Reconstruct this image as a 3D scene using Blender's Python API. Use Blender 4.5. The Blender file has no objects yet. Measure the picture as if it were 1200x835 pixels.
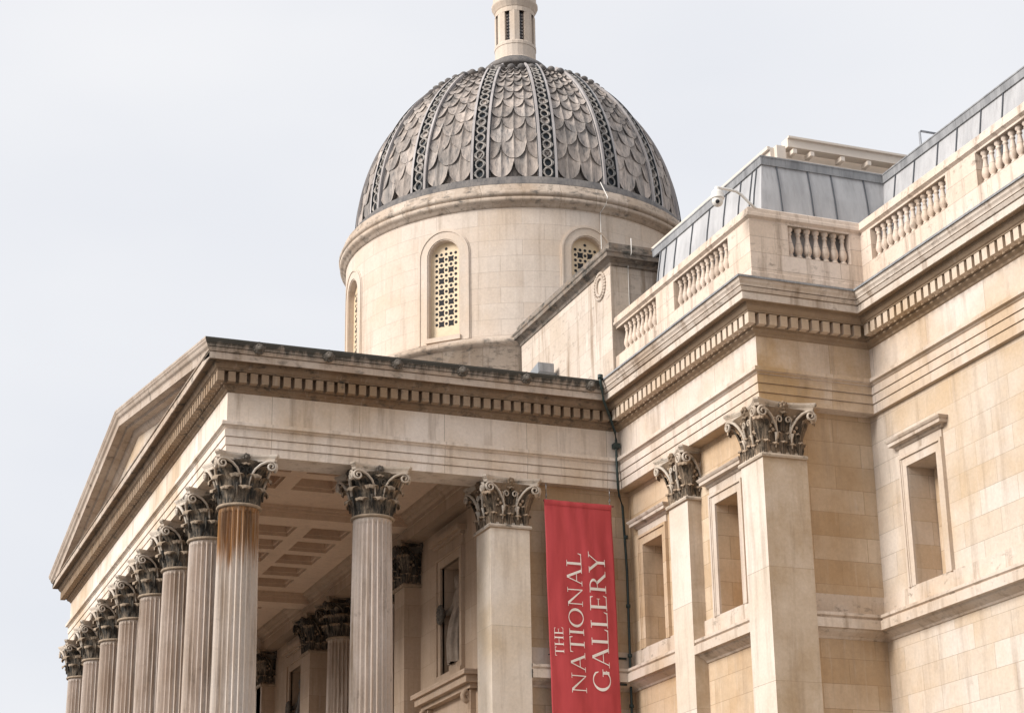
import bpy, math, random
from math import sin, cos, pi, radians, sqrt
from mathutils import Vector, Matrix
random.seed(7)
S = bpy.context.scene
C = S.collection
GZ = -14.2
# fitted building dimensions (metres)
D1, W1, D2, WP = 9.782, 7.221, 2.778, 23.609
E1 = D1 + D2
AX, AY = -WP/2, 11.85
Z1, Z1B, Z2, C1, C2, ZF, ZT = 2.045, 2.21, 2.50, .576, .709, 1.457, .677

# ------------------------------------------------------------------ materials
def newmat(name):
    m = bpy.data.materials.new(name); m.use_nodes = True
    nt = m.node_tree; nt.nodes.clear()
    return m, nt
class NT:
    def __init__(s, nt): s.nt = nt
    def n(s, t, ins=None, **kw):
        nd = s.nt.nodes.new(t)
        for k, v in kw.items(): setattr(nd, k, v)
        for k, v in (ins or {}).items():
            if hasattr(v, 'is_output') or isinstance(v, bpy.types.NodeSocket): s.nt.links.new(v, nd.inputs[k])
            else: nd.inputs[k].default_value = v
        return nd
    def math(s, op, a, b=0.5, c=None):
        i = {0: a, 1: b}
        if c is not None: i[2] = c
        return s.n('ShaderNodeMath', i, operation=op).outputs[0]
    def mix(s, f, a, b, mode='MIX'):
        nd = s.n('ShaderNodeMix', data_type='RGBA', blend_type=mode)
        for sk, v in ((nd.inputs[0], f), (nd.inputs[6], a), (nd.inputs[7], b)):
            if isinstance(v, bpy.types.NodeSocket): s.nt.links.new(v, sk)
            else: sk.default_value = v if not isinstance(v, tuple) else (*v[:3], 1)
        return nd.outputs[2]
    def ramp(s, f, lo, hi, a=0., b=1.):
        nd = s.n('ShaderNodeMapRange', {0: f, 1: lo, 2: hi, 3: a, 4: b}, clamp=True)
        return nd.outputs[0]
    def noise(s, vec, scale, det=4, rough=.6, dist=0.):
        return s.n('ShaderNodeTexNoise', {'Vector': vec, 'Scale': scale, 'Detail': det, 'Roughness': rough, 'Distortion': dist}).outputs[0]
    def scale(s, vec, v):
        return s.n('ShaderNodeVectorMath', {0: vec, 1: v}, operation='MULTIPLY').outputs[0]

def stone(name, c1=(.60,.51,.43), c2=(.55,.455,.37), c3=(.50,.37,.24), ochre=.5, block=(1.25,.46), joint=.6,
          streak=.35, grime=0., grimecol=(.04,.042,.038), zoff=0., rough=.85, gz=None, topstain=None, side=0.):
    m, nt = newmat(name); N = NT(nt)
    g = N.n('ShaderNodeNewGeometry'); pos = g.outputs['Position']
    sx = N.n('ShaderNodeSeparateXYZ', {0: pos}); nx = N.n('ShaderNodeSeparateXYZ', {0: g.outputs['Normal']})
    ax = N.math('ABSOLUTE', nx.outputs[0])
    f = N.math('GREATER_THAN', ax, .6)
    u = N.n('ShaderNodeMix', {0: f, 2: sx.outputs[0], 3: sx.outputs[1]}, data_type='FLOAT').outputs[0]
    vz = N.math('ADD', sx.outputs[2], zoff)
    big = N.noise(pos, .45, 5, .55); mid = N.noise(pos, 1.7, 5, .6, .3); fine = N.noise(pos, 14, 5, .7)
    st = N.noise(N.scale(pos, (3.2, 3.2, .28)), 1., 5, .65)
    st2 = N.noise(N.scale(pos, (9, 9, .7)), 1., 4, .6)
    if block:
        vec = N.n('ShaderNodeCombineXYZ', {0: u, 1: vz, 2: 0.}).outputs[0]
        br = N.n('ShaderNodeTexBrick', {'Vector': vec, 'Color1': (*c1, 1), 'Color2': (*c2, 1), 'Mortar': (*[a*(1-joint*.75) for a in c2], 1),
             'Scale': 1., 'Mortar Size': .0065, 'Mortar Smooth': .3, 'Bias': 0., 'Brick Width': block[0], 'Row Height': block[1]}, offset=.5)
        # a second, offset lookup gives every block its own tone
        br2 = N.n('ShaderNodeTexBrick', {'Vector': vec, 'Color1': (0, 0, 0, 1), 'Color2': (1, 1, 1, 1), 'Mortar': (.5, .5, .5, 1),
             'Scale': 1., 'Mortar Size': .0, 'Bias': 0., 'Brick Width': block[0], 'Row Height': block[1]}, offset=.5)
        col = br.outputs[0]; mort = br.outputs[1]
        tone = N.math('MULTIPLY', br2.outputs[0], 1.)
    else:
        col = N.mix(N.ramp(mid, .35, .65), c1, c2); mort = None; tone = None
    oc = N.ramp(big, .42, .66)
    if tone is not None:
        oc = N.math('ADD', N.math('MULTIPLY', oc, .75), N.math('MULTIPLY', N.math('SUBTRACT', tone, .4), .26)); 
    oc = N.math('MULTIPLY', oc, ochre)
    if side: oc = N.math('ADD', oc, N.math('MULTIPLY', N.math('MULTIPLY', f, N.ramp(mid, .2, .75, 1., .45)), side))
    oc = N.n('ShaderNodeClamp', {0: oc}).outputs[0]
    col = N.mix(oc, col, c3)
    # dirt streaks and blotches
    sf = N.math('MULTIPLY', N.ramp(st, .52, .74), streak)
    col = N.mix(sf, col, (.27, .20, .145))
    bl = N.math('MULTIPLY', N.ramp(N.noise(pos, 2.2, 6, .72, .15), .60, .72), streak*.55)
    col = N.mix(bl, col, (.30, .245, .20))
    col = N.mix(N.math('MULTIPLY', N.ramp(st2, .58, .75), .16), col, (.74, .70, .66))
    if grime or gz:
        gn = N.noise(N.scale(pos, (1.3, 1.3, 2.6)), 2.2, 6, .7, .1)
        th = N.ramp(gn, .60 - .25*grime, .76 - .25*grime)
        if gz:
            zz = N.math('ADD', sx.outputs[2], N.math('MULTIPLY', N.math('SUBTRACT', N.noise(N.scale(pos, (4, 4, .6)), 1.5, 5, .7), .5), gz[2]))
            th = N.math('MAXIMUM', N.math('MULTIPLY', th, .8), N.ramp(zz, gz[0], gz[1]))
        col = N.mix(N.math('MULTIPLY', th, .93), col, grimecol)
    if topstain:   # rusty run-off below the capital
        zz = N.math('ADD', sx.outputs[2], N.math('MULTIPLY', N.math('SUBTRACT', N.noise(N.scale(pos, (9, 9, .35)), 2., 5, .7), .5), 1.9))
        t = N.ramp(zz, topstain[0], topstain[1])
        t = N.math('MULTIPLY', t, N.ramp(N.noise(N.scale(pos, (13, 13, .5)), 1.3, 5, .7), .36, .58, .62, 1.))
        col = N.mix(t, col, (.31, .15, .05))
        dk = N.math('MULTIPLY', N.math('MULTIPLY', N.ramp(zz, topstain[1]-.25, topstain[1]+.25), N.ramp(st, .45, .6)), .7)
        col = N.mix(dk, col, (.10, .055, .03))
    v = N.ramp(fine, .25, .75, .90, 1.09)
    v2 = N.ramp(mid, .2, .8, .93, 1.06)
    cc = N.n('ShaderNodeVectorMath', {0: col, 3: N.math('MULTIPLY', v, v2)}, operation='SCALE').outputs[0]
    h = N.math('ADD', N.math('MULTIPLY', fine, .5), N.noise(pos, 60, 3, .6))
    b1 = N.n('ShaderNodeBump', {'Height': h, 'Strength': .28, 'Distance': .012}).outputs[0]
    if mort is not None:
        b1 = N.n('ShaderNodeBump', {'Height': N.math('SUBTRACT', 1., mort), 'Strength': .6*joint, 'Distance': .01, 'Normal': b1}).outputs[0]
    p = N.n('ShaderNodeBsdfPrincipled', {'Base Color': cc, 'Roughness': rough, 'Normal': b1, 'Specular IOR Level': .25})
    o = N.n('ShaderNodeOutputMaterial', {0: p.outputs[0]})
    return m

def soot(name, dark=(.045,.048,.045), light=(.30,.25,.20), amt=.5):
    m, nt = newmat(name); N = NT(nt)
    g = N.n('ShaderNodeNewGeometry'); pos = g.outputs['Position']
    no = N.noise(N.scale(pos, (2.4, 2.4, 1.1)), 2.3, 5, .65); fi = N.noise(N.scale(pos, (30, 30, 6)), 1., 4, .7)
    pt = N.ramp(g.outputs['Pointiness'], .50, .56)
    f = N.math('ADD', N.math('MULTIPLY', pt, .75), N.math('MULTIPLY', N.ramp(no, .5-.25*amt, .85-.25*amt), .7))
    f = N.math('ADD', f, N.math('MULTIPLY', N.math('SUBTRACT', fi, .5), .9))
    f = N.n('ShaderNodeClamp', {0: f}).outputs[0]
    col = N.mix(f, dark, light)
    b = N.n('ShaderNodeBump', {'Height': N.noise(pos, 34, 4, .7), 'Strength': .7, 'Distance': .02}).outputs[0]
    p = N.n('ShaderNodeBsdfPrincipled', {'Base Color': col, 'Roughness': .85, 'Normal': b, 'Specular IOR Level': .2})
    N.n('ShaderNodeOutputMaterial', {0: p.outputs[0]})
    return m

def plain(name, col, rough=.6, metal=0., var=.12, scale=6., bump=.1, stretch=(1,1,1), col2=None):
    m, nt = newmat(name); N = NT(nt)
    g = N.n('ShaderNodeNewGeometry'); pos = g.outputs['Position']
    no = N.noise(N.scale(pos, stretch), scale, 5, .6)
    c = N.mix(N.ramp(no, .3, .7), tuple(a*(1-var) for a in col), col2 or tuple(min(1, a*(1+var)) for a in col))
    b = N.n('ShaderNodeBump', {'Height': N.noise(pos, scale*6, 3, .6), 'Strength': bump, 'Distance': .01}).outputs[0]
    p = N.n('ShaderNodeBsdfPrincipled', {'Base Color': c, 'Roughness': rough, 'Metallic': metal, 'Normal': b})
    N.n('ShaderNodeOutputMaterial', {0: p.outputs[0]})
    return m

PALE = dict(c1=(.61,.54,.475), c2=(.56,.475,.39), c3=(.50,.365,.23))
M_wall = stone('ashlar_wall', c1=(.60,.475,.35), c2=(.51,.38,.255), c3=(.43,.28,.15), ochre=1., block=(1.3,.52), joint=.5, streak=.4, zoff=.11)
M_wallp = stone('pale_ashlar_wall', **PALE, ochre=.95, block=(1.25,.5), joint=.5, streak=.5, zoff=.11, side=.2)
M_ent = stone('entablature_stone', c1=(.73,.65,.58), c2=(.68,.59,.50), c3=(.50,.36,.225), ochre=.85, block=(2.1,9.), joint=.8, streak=.7, zoff=4., side=.12)
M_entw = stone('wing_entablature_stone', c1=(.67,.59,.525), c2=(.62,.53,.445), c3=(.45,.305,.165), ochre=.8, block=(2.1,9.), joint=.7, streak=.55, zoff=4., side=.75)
M_corn = stone('cornice_stone', c1=(.64,.57,.50), c2=(.55,.47,.40), c3=(.38,.28,.195), ochre=.7, block=None, streak=1.1, grime=.12, grimecol=(.15,.125,.10))
M_dirty = stone('sooty_cornice_stone', c1=(.55,.47,.40), c2=(.47,.39,.32), c3=(.36,.25,.17), ochre=.6, block=None, streak=.8, grime=.25, gz=(2.22,2.40,.55))
M_bed_shade = stone('shaded_bed_mould_stone', c1=(.27,.195,.135), c2=(.19,.135,.09), c3=(.20,.12,.065), ochre=.6, block=None, streak=.7, grime=.25)  # dark brown paints the shade under the corona and between dentils, plus soot
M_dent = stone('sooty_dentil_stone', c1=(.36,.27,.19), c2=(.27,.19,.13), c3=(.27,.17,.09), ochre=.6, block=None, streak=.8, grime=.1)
M_bed2_shade = stone('wing_shaded_bed_mould_stone', c1=(.36,.27,.19), c2=(.27,.20,.14), c3=(.27,.18,.10), ochre=.6, block=None, streak=.6)  # darker than the dentils: shade of their gaps painted into the stone colour
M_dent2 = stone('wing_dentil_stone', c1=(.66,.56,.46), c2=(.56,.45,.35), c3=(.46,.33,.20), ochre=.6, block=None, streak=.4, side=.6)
M_bal = stone('balustrade_stone', c1=(.69,.59,.51), c2=(.65,.54,.45), c3=(.54,.41,.29), ochre=.5, block=(1.5,.372), joint=.6, streak=1.0, zoff=.3, grime=.06, grimecol=(.2,.165,.13))
M_attic = stone('attic_stone', c1=(.60,.52,.45), c2=(.52,.445,.38), c3=(.50,.39,.28), ochre=.45, block=(1.2,.52), joint=.35, streak=1.1, grime=.08, grimecol=(.2,.175,.15))
M_atticcap = stone('attic_cap_stone', c1=(.27,.235,.20), c2=(.20,.17,.145), c3=(.17,.13,.10), ochre=.4, block=None, streak=.9, grime=.45)
M_drum = stone('drum_stone', c1=(.62,.54,.465), c2=(.605,.51,.43), c3=(.56,.43,.31), ochre=.55, block=None, streak=.22)
M_dcor = stone('drum_cornice_stone', c1=(.58,.49,.41), c2=(.46,.38,.31), c3=(.34,.24,.16), ochre=.7, block=(1.1,9.), joint=.7, streak=1.1, grime=.32, grimecol=(.13,.115,.10), zoff=4.)
M_shaft = stone('column_stone', c1=(.64,.56,.50), c2=(.55,.465,.40), c3=(.40,.31,.235), ochre=.5, block=None, streak=1.3)
M_shaft1 = stone('stained_column_stone', c1=(.65,.58,.52), c2=(.58,.51,.45), c3=(.5,.4,.3), ochre=.3, block=None, streak=.9, topstain=(-2.55,-2.05))
M_pil = stone('pilaster_stone', c1=(.76,.69,.61), c2=(.70,.62,.53), c3=(.54,.41,.26), ochre=.85, block=(9.,2.35), joint=.5, streak=.45, zoff=1.2)
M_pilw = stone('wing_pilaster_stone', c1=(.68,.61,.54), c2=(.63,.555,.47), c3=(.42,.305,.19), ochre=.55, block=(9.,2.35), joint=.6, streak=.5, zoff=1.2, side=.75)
M_winf = stone('window_frame_stone', c1=(.60,.52,.45), c2=(.54,.455,.38), c3=(.45,.33,.21), ochre=.6, block=None, streak=.5)
M_ceil = stone('ceiling_plaster', c1=(.70,.545,.42), c2=(.64,.49,.375), c3=(.58,.43,.32), ochre=.3, block=None, streak=.25)
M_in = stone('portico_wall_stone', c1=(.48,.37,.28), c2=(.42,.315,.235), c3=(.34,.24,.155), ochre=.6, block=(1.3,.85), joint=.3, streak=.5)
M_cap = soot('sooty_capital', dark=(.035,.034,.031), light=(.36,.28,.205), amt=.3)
M_cap2 = soot('washed_capital', dark=(.05,.04,.03), light=(.44,.33,.235), amt=.42)
M_vol = stone('washed_scroll', c1=(.60,.54,.47), c2=(.50,.43,.36), c3=(.4,.3,.2), block=None, streak=.6, grime=.2)
M_black = soot('black_carving', dark=(.03,.032,.03), light=(.15,.13,.11), amt=.0)
M_dark = plain('dark_void', (.02,.02,.022), .9)
M_cream = plain('cream_grille', (.66,.52,.35), .6, var=.08)
M_pipe = plain('green_pipe_paint', (.018,.035,.034), .45, var=.3, scale=9)
M_white = plain('white_paint', (.78,.76,.72), .45, var=.05, col2=(.7,.67,.62))
M_beam = plain('cream_paint', (.66,.58,.50), .55, var=.06, scale=2)
M_red = None
M_ground = stone('paving', c1=(.15,.14,.13), c2=(.12,.112,.105), c3=(.13,.115,.10), ochre=.3, block=None, streak=.2)

def lead(name, a, b, c=None, streaks=1., island=0.):
    m, nt = newmat(name); N = NT(nt)
    g = N.n('ShaderNodeNewGeometry'); pos = g.outputs['Position']
    n1 = N.noise(N.scale(pos, (2.2, 2.2, .45)), 1.4, 5, .6); n2 = N.noise(N.scale(pos, (11, 11, 1.2)), 1.2, 5, .7); n3 = N.noise(pos, .7, 4, .6)
    col = N.mix(N.ramp(n1, .35, .68), a, b)
    col = N.mix(N.math('MULTIPLY', N.ramp(n2, .5, .72), .6*streaks), col, c or tuple(x*.45 for x in a))
    col = N.mix(N.math('MULTIPLY', N.ramp(n3, .45, .7), .35), col, tuple(x*1.25 for x in b))
    if island:
        ri = g.outputs['Random Per Island']
        k_ = N.math('MULTIPLY', N.ramp(ri, 0., 1., 1.-island, 1.+island), N.ramp(N.noise(N.scale(pos, (5, 5, 2.)), 1.5, 5, .7), .3, .7, .72, 1.25))
        col = N.n('ShaderNodeVectorMath', {0: col, 3: k_}, operation='SCALE').outputs[0]
    bmp = N.n('ShaderNodeBump', {'Height': n2, 'Strength': .2, 'Distance': .02}).outputs[0]
    p = N.n('ShaderNodeBsdfPrincipled', {'Base Color': col, 'Roughness': .8, 'Metallic': .0, 'Normal': bmp, 'Specular IOR Level': .3})
    N.n('ShaderNodeOutputMaterial', {0: p.outputs[0]})
    return m
M_lead = lead('lead_roof', (.35,.352,.362), (.46,.46,.468), (.27,.26,.26), .8)
M_leadd = lead('lead_flashing', (.19,.195,.205), (.33,.335,.345))
M_scale = lead('dome_lead_scales', (.235,.215,.20), (.46,.39,.34), (.075,.08,.09), 1.7, .28)
M_ribm = lead('dome_rib_lead', (.33,.30,.29), (.47,.44,.43), (.16,.16,.17), .9)
M_ribd = lead('dome_rib_channel', (.03,.037,.045), (.05,.058,.065), (.03,.035,.04), 1.)
M_chain = lead('dome_rib_chain', (.25,.24,.23), (.42,.38,.34), (.06,.065,.07), 1.)
M_bandm = lead('dome_base_band', (.10,.095,.095), (.20,.18,.165), (.05,.05,.055), 1.4)
M_seam = plain('lead_seam', (.06,.065,.075), .7)

# ------------------------------------------------------------------ mesh tools
class MB:
    def __init__(s): s.v = []; s.f = []; s.m = []; s.sm = []
    def add(s, vs, fs, mi=0, sm=False):
        o = len(s.v); s.v += [tuple(v) for v in vs]
        for f in fs: s.f.append(tuple(i+o for i in f)); s.m.append(mi); s.sm.append(sm)
    def box(s, x0, x1, y0, y1, z0, z1, mi=0):
        if x0 > x1: x0, x1 = x1, x0
        if y0 > y1: y0, y1 = y1, y0
        vs = [(x, y, z) for z in (z0, z1) for y in (y0, y1) for x in (x0, x1)]
        s.add(vs, [(0,2,3,1),(4,5,7,6),(0,1,5,4),(2,6,7,3),(0,4,6,2),(1,3,7,5)], mi)
    def prism(s, poly, t0, t1, fn, mi=0):   # poly of (a,b), extruded between t0,t1; fn(a,b,t)->xyz
        n = len(poly); vs = [fn(a, b, t0) for a, b in poly] + [fn(a, b, t1) for a, b in poly]
        s.add(vs, [tuple(range(n))[::-1], tuple(range(n, 2*n))] + [(i, (i+1) % n, n+(i+1) % n, n+i) for i in range(n)], mi)
    def grid(s, fn, nu, nv, mi=0, sm=True, cu=False, cv=False):
        vs = [fn(i/nu, j/nv) for i in range(nu+(not cu)) for j in range(nv+(not cv))]
        w = nv+(not cv); h = nu+(not cu)
        fs = [(i*w+j, ((i+1) % h)*w+j, ((i+1) % h)*w+(j+1) % w, i*w+(j+1) % w) for i in range(nu) for j in range(nv)]
        s.add(vs, fs, mi, sm)
    def lathe(s, prof, n=32, c=(0, 0), mi=0, sm=True, a0=0., a1=2*pi, cap=False):
        full = abs(a1-a0-2*pi) < 1e-6; k = n if full else n+1
        vs = [(c[0]+r*cos(a0+(a1-a0)*i/n), c[1]+r*sin(a0+(a1-a0)*i/n), z) for i in range(k) for r, z in prof]
        p = len(prof)
        fs = [(i*p+j, ((i+1) % k)*p+j, ((i+1) % k)*p+j+1, i*p+j+1) for i in range(n) for j in range(p-1)]
        s.add(vs, fs, mi, sm)
        if cap:
            s.add([(c[0]+prof[-1][0]*cos(2*pi*i/n), c[1]+prof[-1][0]*sin(2*pi*i/n), prof[-1][1]) for i in range(n)], [tuple(range(n))], mi)
    def tube(s, pts, r, n=8, mi=0, closed=False, flat=None, cap=True):
        pts = [Vector(p) for p in pts]; k = len(pts); vs = []
        for i, p in enumerate(pts):
            a = pts[(i-1) % k] if (closed or i > 0) else p; b = pts[(i+1) % k] if (closed or i < k-1) else p
            t = (b-a).normalized(); ref = Vector(flat) if flat else (Vector((0, 0, 1)) if abs(t.z) < .9 else Vector((1, 0, 0)))
            u = t.cross(ref).normalized(); w = u.cross(t).normalized()
            rr = r[i] if isinstance(r, (list, tuple)) else r
            ru, rw = rr if isinstance(rr, (list, tuple)) else (rr, rr)
            for j in range(n): vs.append(p+u*ru*cos(2*pi*j/n)+w*rw*sin(2*pi*j/n))
        kk = k if closed else k-1
        fs = [(i*n+j, i*n+(j+1) % n, ((i+1) % k)*n+(j+1) % n, ((i+1) % k)*n+j) for i in range(kk) for j in range(n)]
        if cap and not closed: fs += [tuple(range(n))[::-1], tuple(range((k-1)*n, k*n))]
        s.add(vs, fs, mi, True)
    def ball(s, c, r, mi=0, n=8, sz=1.):
        def fn(u, v): a = pi*u; b = 2*pi*v; return (c[0]+r*sin(a)*cos(b), c[1]+r*sin(a)*sin(b), c[2]+r*sz*cos(a))
        s.grid(fn, n//2+1, n, mi, True, cv=True)
    def sweep(s, path, prof, segs=None, mi=0, closedprof=False):
        # path: plan points; outward is right of travel; prof: (offset, z)
        n = len(path); dirs = []
        for i in range(n-1):
            dx, dy = path[i+1][0]-path[i][0], path[i+1][1]-path[i][1]; l = math.hypot(dx, dy); dirs.append((dx/l, dy/l))
        def off(i, o):
            if i == 0: nx, ny = dirs[0][1], -dirs[0][0]; return path[i][0]+nx*o, path[i][1]+ny*o
            if i == n-1: nx, ny = dirs[-1][1], -dirs[-1][0]; return path[i][0]+nx*o, path[i][1]+ny*o
            a = (dirs[i-1][1], -dirs[i-1][0]); b = (dirs[i][1], -dirs[i][0]); d = 1+a[0]*b[0]+a[1]*b[1]
            return path[i][0]+(a[0]+b[0])/d*o, path[i][1]+(a[1]+b[1])/d*o
        for i in (segs if segs is not None else range(n-1)):
            p = len(prof); vs = []
            for k in (i, i+1):
                for o, z in prof: x, y = off(k, o); vs.append((x, y, z))
            m = p if closedprof else p-1
            s.add(vs, [(j, p+j, p+(j+1) % p, (j+1) % p) for j in range(m)], mi)
    def mesh(s, name, mats):
        me = bpy.data.meshes.new(name); me.from_pydata(s.v, [], s.f)
        for m in mats: me.materials.append(m)
        me.polygons.foreach_set('material_index', s.m); me.polygons.foreach_set('use_smooth', s.sm)
        me.update(); return me

WM = {}
def put(o, parent=None, loc=(0, 0, 0), rz=0., ry=0.):
    C.objects.link(o); W = Matrix.Translation(loc) @ Matrix.Rotation(rz, 4, 'Z') @ Matrix.Rotation(ry, 4, 'Y')
    WM[o.name] = W
    if parent: o.parent = parent; o.matrix_basis = WM[parent.name].inverted() @ W
    else: o.matrix_basis = W
    return o
def obj(name, mb, mats, parent=None, loc=(0, 0, 0), rz=0., label=None, kind=None, group=None):
    if not isinstance(mats, (list, tuple)): mats = [mats]
    me = mb if isinstance(mb, bpy.types.Mesh) else mb.mesh(name, mats)
    o = put(bpy.data.objects.new(name, me), parent, loc, rz)
    if label: o['label'] = label
    if kind: o['kind'] = kind
    if group: o['group'] = group
    return o
def empty(name, loc, label, cat, group=None):
    o = put(bpy.data.objects.new(name, None), None, loc); o['label'] = label; o['category'] = cat
    if group: o['group'] = group
    return o
def solid(o, t):
    m = o.modifiers.new('solid', 'SOLIDIFY'); m.thickness = t; m.offset = 0
    return o

B = empty('gallery_building', (0, 0, GZ), 'large pale stone classical gallery with columned portico, pediment, scaled dome and balustraded wing', 'building')

# ------------------------------------------------------------------ capitals
def leaf(mb, base, outd, tan, h, w, curl, lean, mi=0):
    # acanthus leaf: rises h, curls outwards by curl, lobed edge
    outd = Vector(outd); tan = Vector(tan); base = Vector(base)
    def fn(u, v):
        vv = (v-.5)*2
        if u < .72: z = h*u/.72*.94; o = lean*(u/.72)**1.5*.55
        else:
            a = (u-.72)/.28*pi*1.15; r = curl*.5
            z = h*.94+r*.75*sin(a); o = lean*.55+r*(1-cos(a))
        lobes = .80+.20*abs(sin(u*pi*4.2))
        ww = w*.5*(.62+.55*sin(min(1, u*1.05)*pi*.62))*lobes*(1-.55*max(0, (u-.8)/.2))
        rid = .022*math.cos(vv*pi*3)*(1-u*.5) - .03*vv*vv
        p = base+outd*(o+rid)+tan*(vv*ww); p.z += z - .02*abs(vv)
        return p
    mb.grid(fn, 13, 8, mi)
def scroll(mb, P, cen, r0, turns, rad, sgn=1, mi=1):
    # P: function (t,n,z)->xyz ; cen=(t,n,z) of the eye
    pts = []
    for k in range(int(14*turns)+1):
        a = pi/2-sgn*0-2*pi*k/14; r = r0*(1-.72*k/(14*turns))
        pts.append(P(cen[0]+r*cos(a)*1., cen[1], cen[2]+r*sin(a)))
    return pts
def make_capital(square, hw, aw, H=1.17, simple=False):
    """origin: axis, z=0 is the top. hw: neck half width, aw: abacus half width at the horns"""
    mb = MB()
    # astragal + bell
    if not square:
        mb.lathe([(hw-.02,-H-.03),(hw+.05,-H-.02),(hw+.065,-H+.01),(hw+.05,-H+.04),(hw,-H+.05),(hw-.04,-H+.10),(hw-.04,-.6),(hw+.02,-.36),(hw+.14,-.2),(hw+.17,-.15)], 40)
    else:
        pr = [(hw-.0,-H-.05),(hw+.05,-H-.04),(hw+.065,-H),(hw+.05,-H+.04),(hw+.0,-H+.05),(hw-.015,-H+.1),(hw-.02,-.6),(hw+.03,-.36),(hw+.12,-.2),(hw+.15,-.15)]
        for i in range(len(pr)-1):
            (a, z0), (b, z1) = pr[i], pr[i+1]
            vs = [(-a,-a,z0),(a,-a,z0),(a,a,z0),(-a,a,z0),(-b,-b,z1),(b,-b,z1),(b,b,z1),(-b,b,z1)]
            mb.add(vs, [(0,1,5,4),(1,2,6,5),(2,3,7,6),(3,0,4,7)], 2 if i > 4 else (0 if i < 1 else 1))
    # abacus: four concave sides, moulded
    def plan(s):
        pts = []
        for q in range(4):
            a = q*pi/2
            loc = []
            ch = .075
            for k in range(9):
                t = -1+k/4
                d = aw-.0-(aw-(hw+.06))*(1-t*t)*.8
                loc.append((d, t*(aw-ch)))
            for d, t in loc:
                d *= s; t *= s
                pts.append((d*cos(a)-t*sin(a), d*sin(a)+t*cos(a)))
        return pts
    rows = [(.93,-.165),(.94,-.10),(.965,-.085),(.985,-.055),(1.0,-.05),(1.0,-.002)]
    allp = [[(x, y, z) for x, y in plan(s)] for s, z in rows]; n = len(allp[0])
    vs = [p for r in allp for p in r]
    mb.add(vs, [(i*n+j, i*n+(j+1) % n, (i+1)*n+(j+1) % n, (i+1)*n+j) for i in range(len(rows)-1) for j in range(n)]
           + [tuple(range(n))[::-1], tuple(range((len(rows)-1)*n, len(rows)*n))], 1)
    # leaves
    if not square:
        for row, (z, h, w, cu, ln, ph) in enumerate([(-H+.05, .34, .34, .16, .10, 0), (-H+.05, .62, .36, .20, .17, .5)]):
            for k in range(8):
                a = 2*pi*(k+ph)/8; o = Vector((cos(a), sin(a), 0)); t = Vector((-sin(a), cos(a), 0))
                leaf(mb, o*(hw+(.015 if row == 0 else -.01))+Vector((0, 0, z)), o, t, h, w, cu, ln)
        for k in range(4):   # tall leaves below the horns
            a = pi/4+k*pi/2; o = Vector((cos(a), sin(a), 0)); t = Vector((-sin(a), cos(a), 0))
            leaf(mb, o*(hw+.02)+Vector((0, 0, -.62)), o, t, .30, .30, .22, .26)
    else:
        for q in range(4):
            a = q*pi/2; o = Vector((cos(a), sin(a), 0)); t = Vector((-sin(a), cos(a), 0))
            for j in range(5):
                leaf(mb, o*(hw+.01)+t*((j-2)*hw*.42)+Vector((0, 0, -H+.05)), o, t, .27 if j % 2 == 0 else .22, hw*.40, .07, .05)
            for j in range(4):
                leaf(mb, o*(hw+.012)+t*((j-1.5)*hw*.46)+Vector((0, 0, -.86)), o, t, .20, hw*.30, .06, .05)
            for j in (-1, 1):
                for k in range(5): mb.ball(o*(hw+.05)+t*(j*hw*(.52+.13*sin(k*1.7)))+Vector((0, 0, -.62+.085*k)), .045, 0, 6)
            for sgn in (-1, 1):
                leaf(mb, o*(hw+.0)+t*(sgn*hw*.86)+Vector((0, 0, -.85)), (o+t*sgn).normalized(), (t-o*sgn).normalized(), .46, .24, .18, .26)
    # scrolls
    for q in range(4):
        a = q*pi/2; ca, sa = cos(a), sin(a)
        def P(t, nn, z): return (nn*ca-t*sa, nn*sa+t*ca, z)
        for sg in (-1, 1):
            e = aw*.80
            if not square: st = [(.10,hw+.05,-.80),(.10,hw+.08,-.66),(.135,hw+.12,-.50),(.21,hw+.16,-.36),(.33,hw+.19,-.25),(.46,hw+.205,-.19)]
            else: st = [(hw*.28,hw+.03,-.80),(hw*.30,hw+.06,-.70),(hw*.42,hw+.09,-.52),(hw*.62,hw+.13,-.36),(hw*.85,hw+.16,-.25),(hw*1.08,hw+.185,-.195)]
            cz = -.295; pts = [P(sg*t, nn, z) for t, nn, z in st]
            rr = [.018+.0033*i for i in range(len(st))]
            K = 20
            for k in range(K+1):
                an = pi/2-2*pi*1.45*k/K; r = .115*(1-.75*k/K)
                pts.append(P(sg*(e-.04+r*cos(an)), hw+.21+.03*k/K+(aw-hw-.21)*.15, cz+r*sin(an))); rr.append(.029*(1-.4*k/K))
            mb.tube(pts, [(x*1.0, x*1.5) for x in rr], 6, 1, flat=(ca, sa, 0))
            # small inner helices
            st = [(.09,hw+.05,-.66),(.10,hw+.07,-.52),(.155,hw+.09,-.40)] if not square else [(hw*.26,hw+.03,-.76),(hw*.34,hw+.05,-.58),(hw*.36,hw+.07,-.42)]
            pts = [P(sg*t, nn, z) for t, nn, z in st]; rr = [.018, .02, .022]
            cx0 = st[-1][0]-.07
            for k in range(14):
                an = 0+2*pi*1.25*k/14; r = .07*(1-.7*k/14)
                pts.append(P(sg*(cx0+r*cos(an)), hw+.09, -.39+r*sin(an)*1.2)); rr.append(.02*(1-.3*k/14))
            mb.tube(pts, [(x, x*1.5) for x in rr], 5, 1 if square else 0, flat=(ca, sa, 0))
            # cauliculus stalks
            t0 = .22 if not square else hw*.5
            mb.tube([P(sg*t0*.8, hw+.04, -1.0), P(sg*t0*.75, hw+.06, -.8), P(sg*t0*.8, hw+.09, -.68)], [.018, .028, .04], 6, 1 if square else 0)
        # fleuron on the middle of each abacus side
        fm = 2
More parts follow.
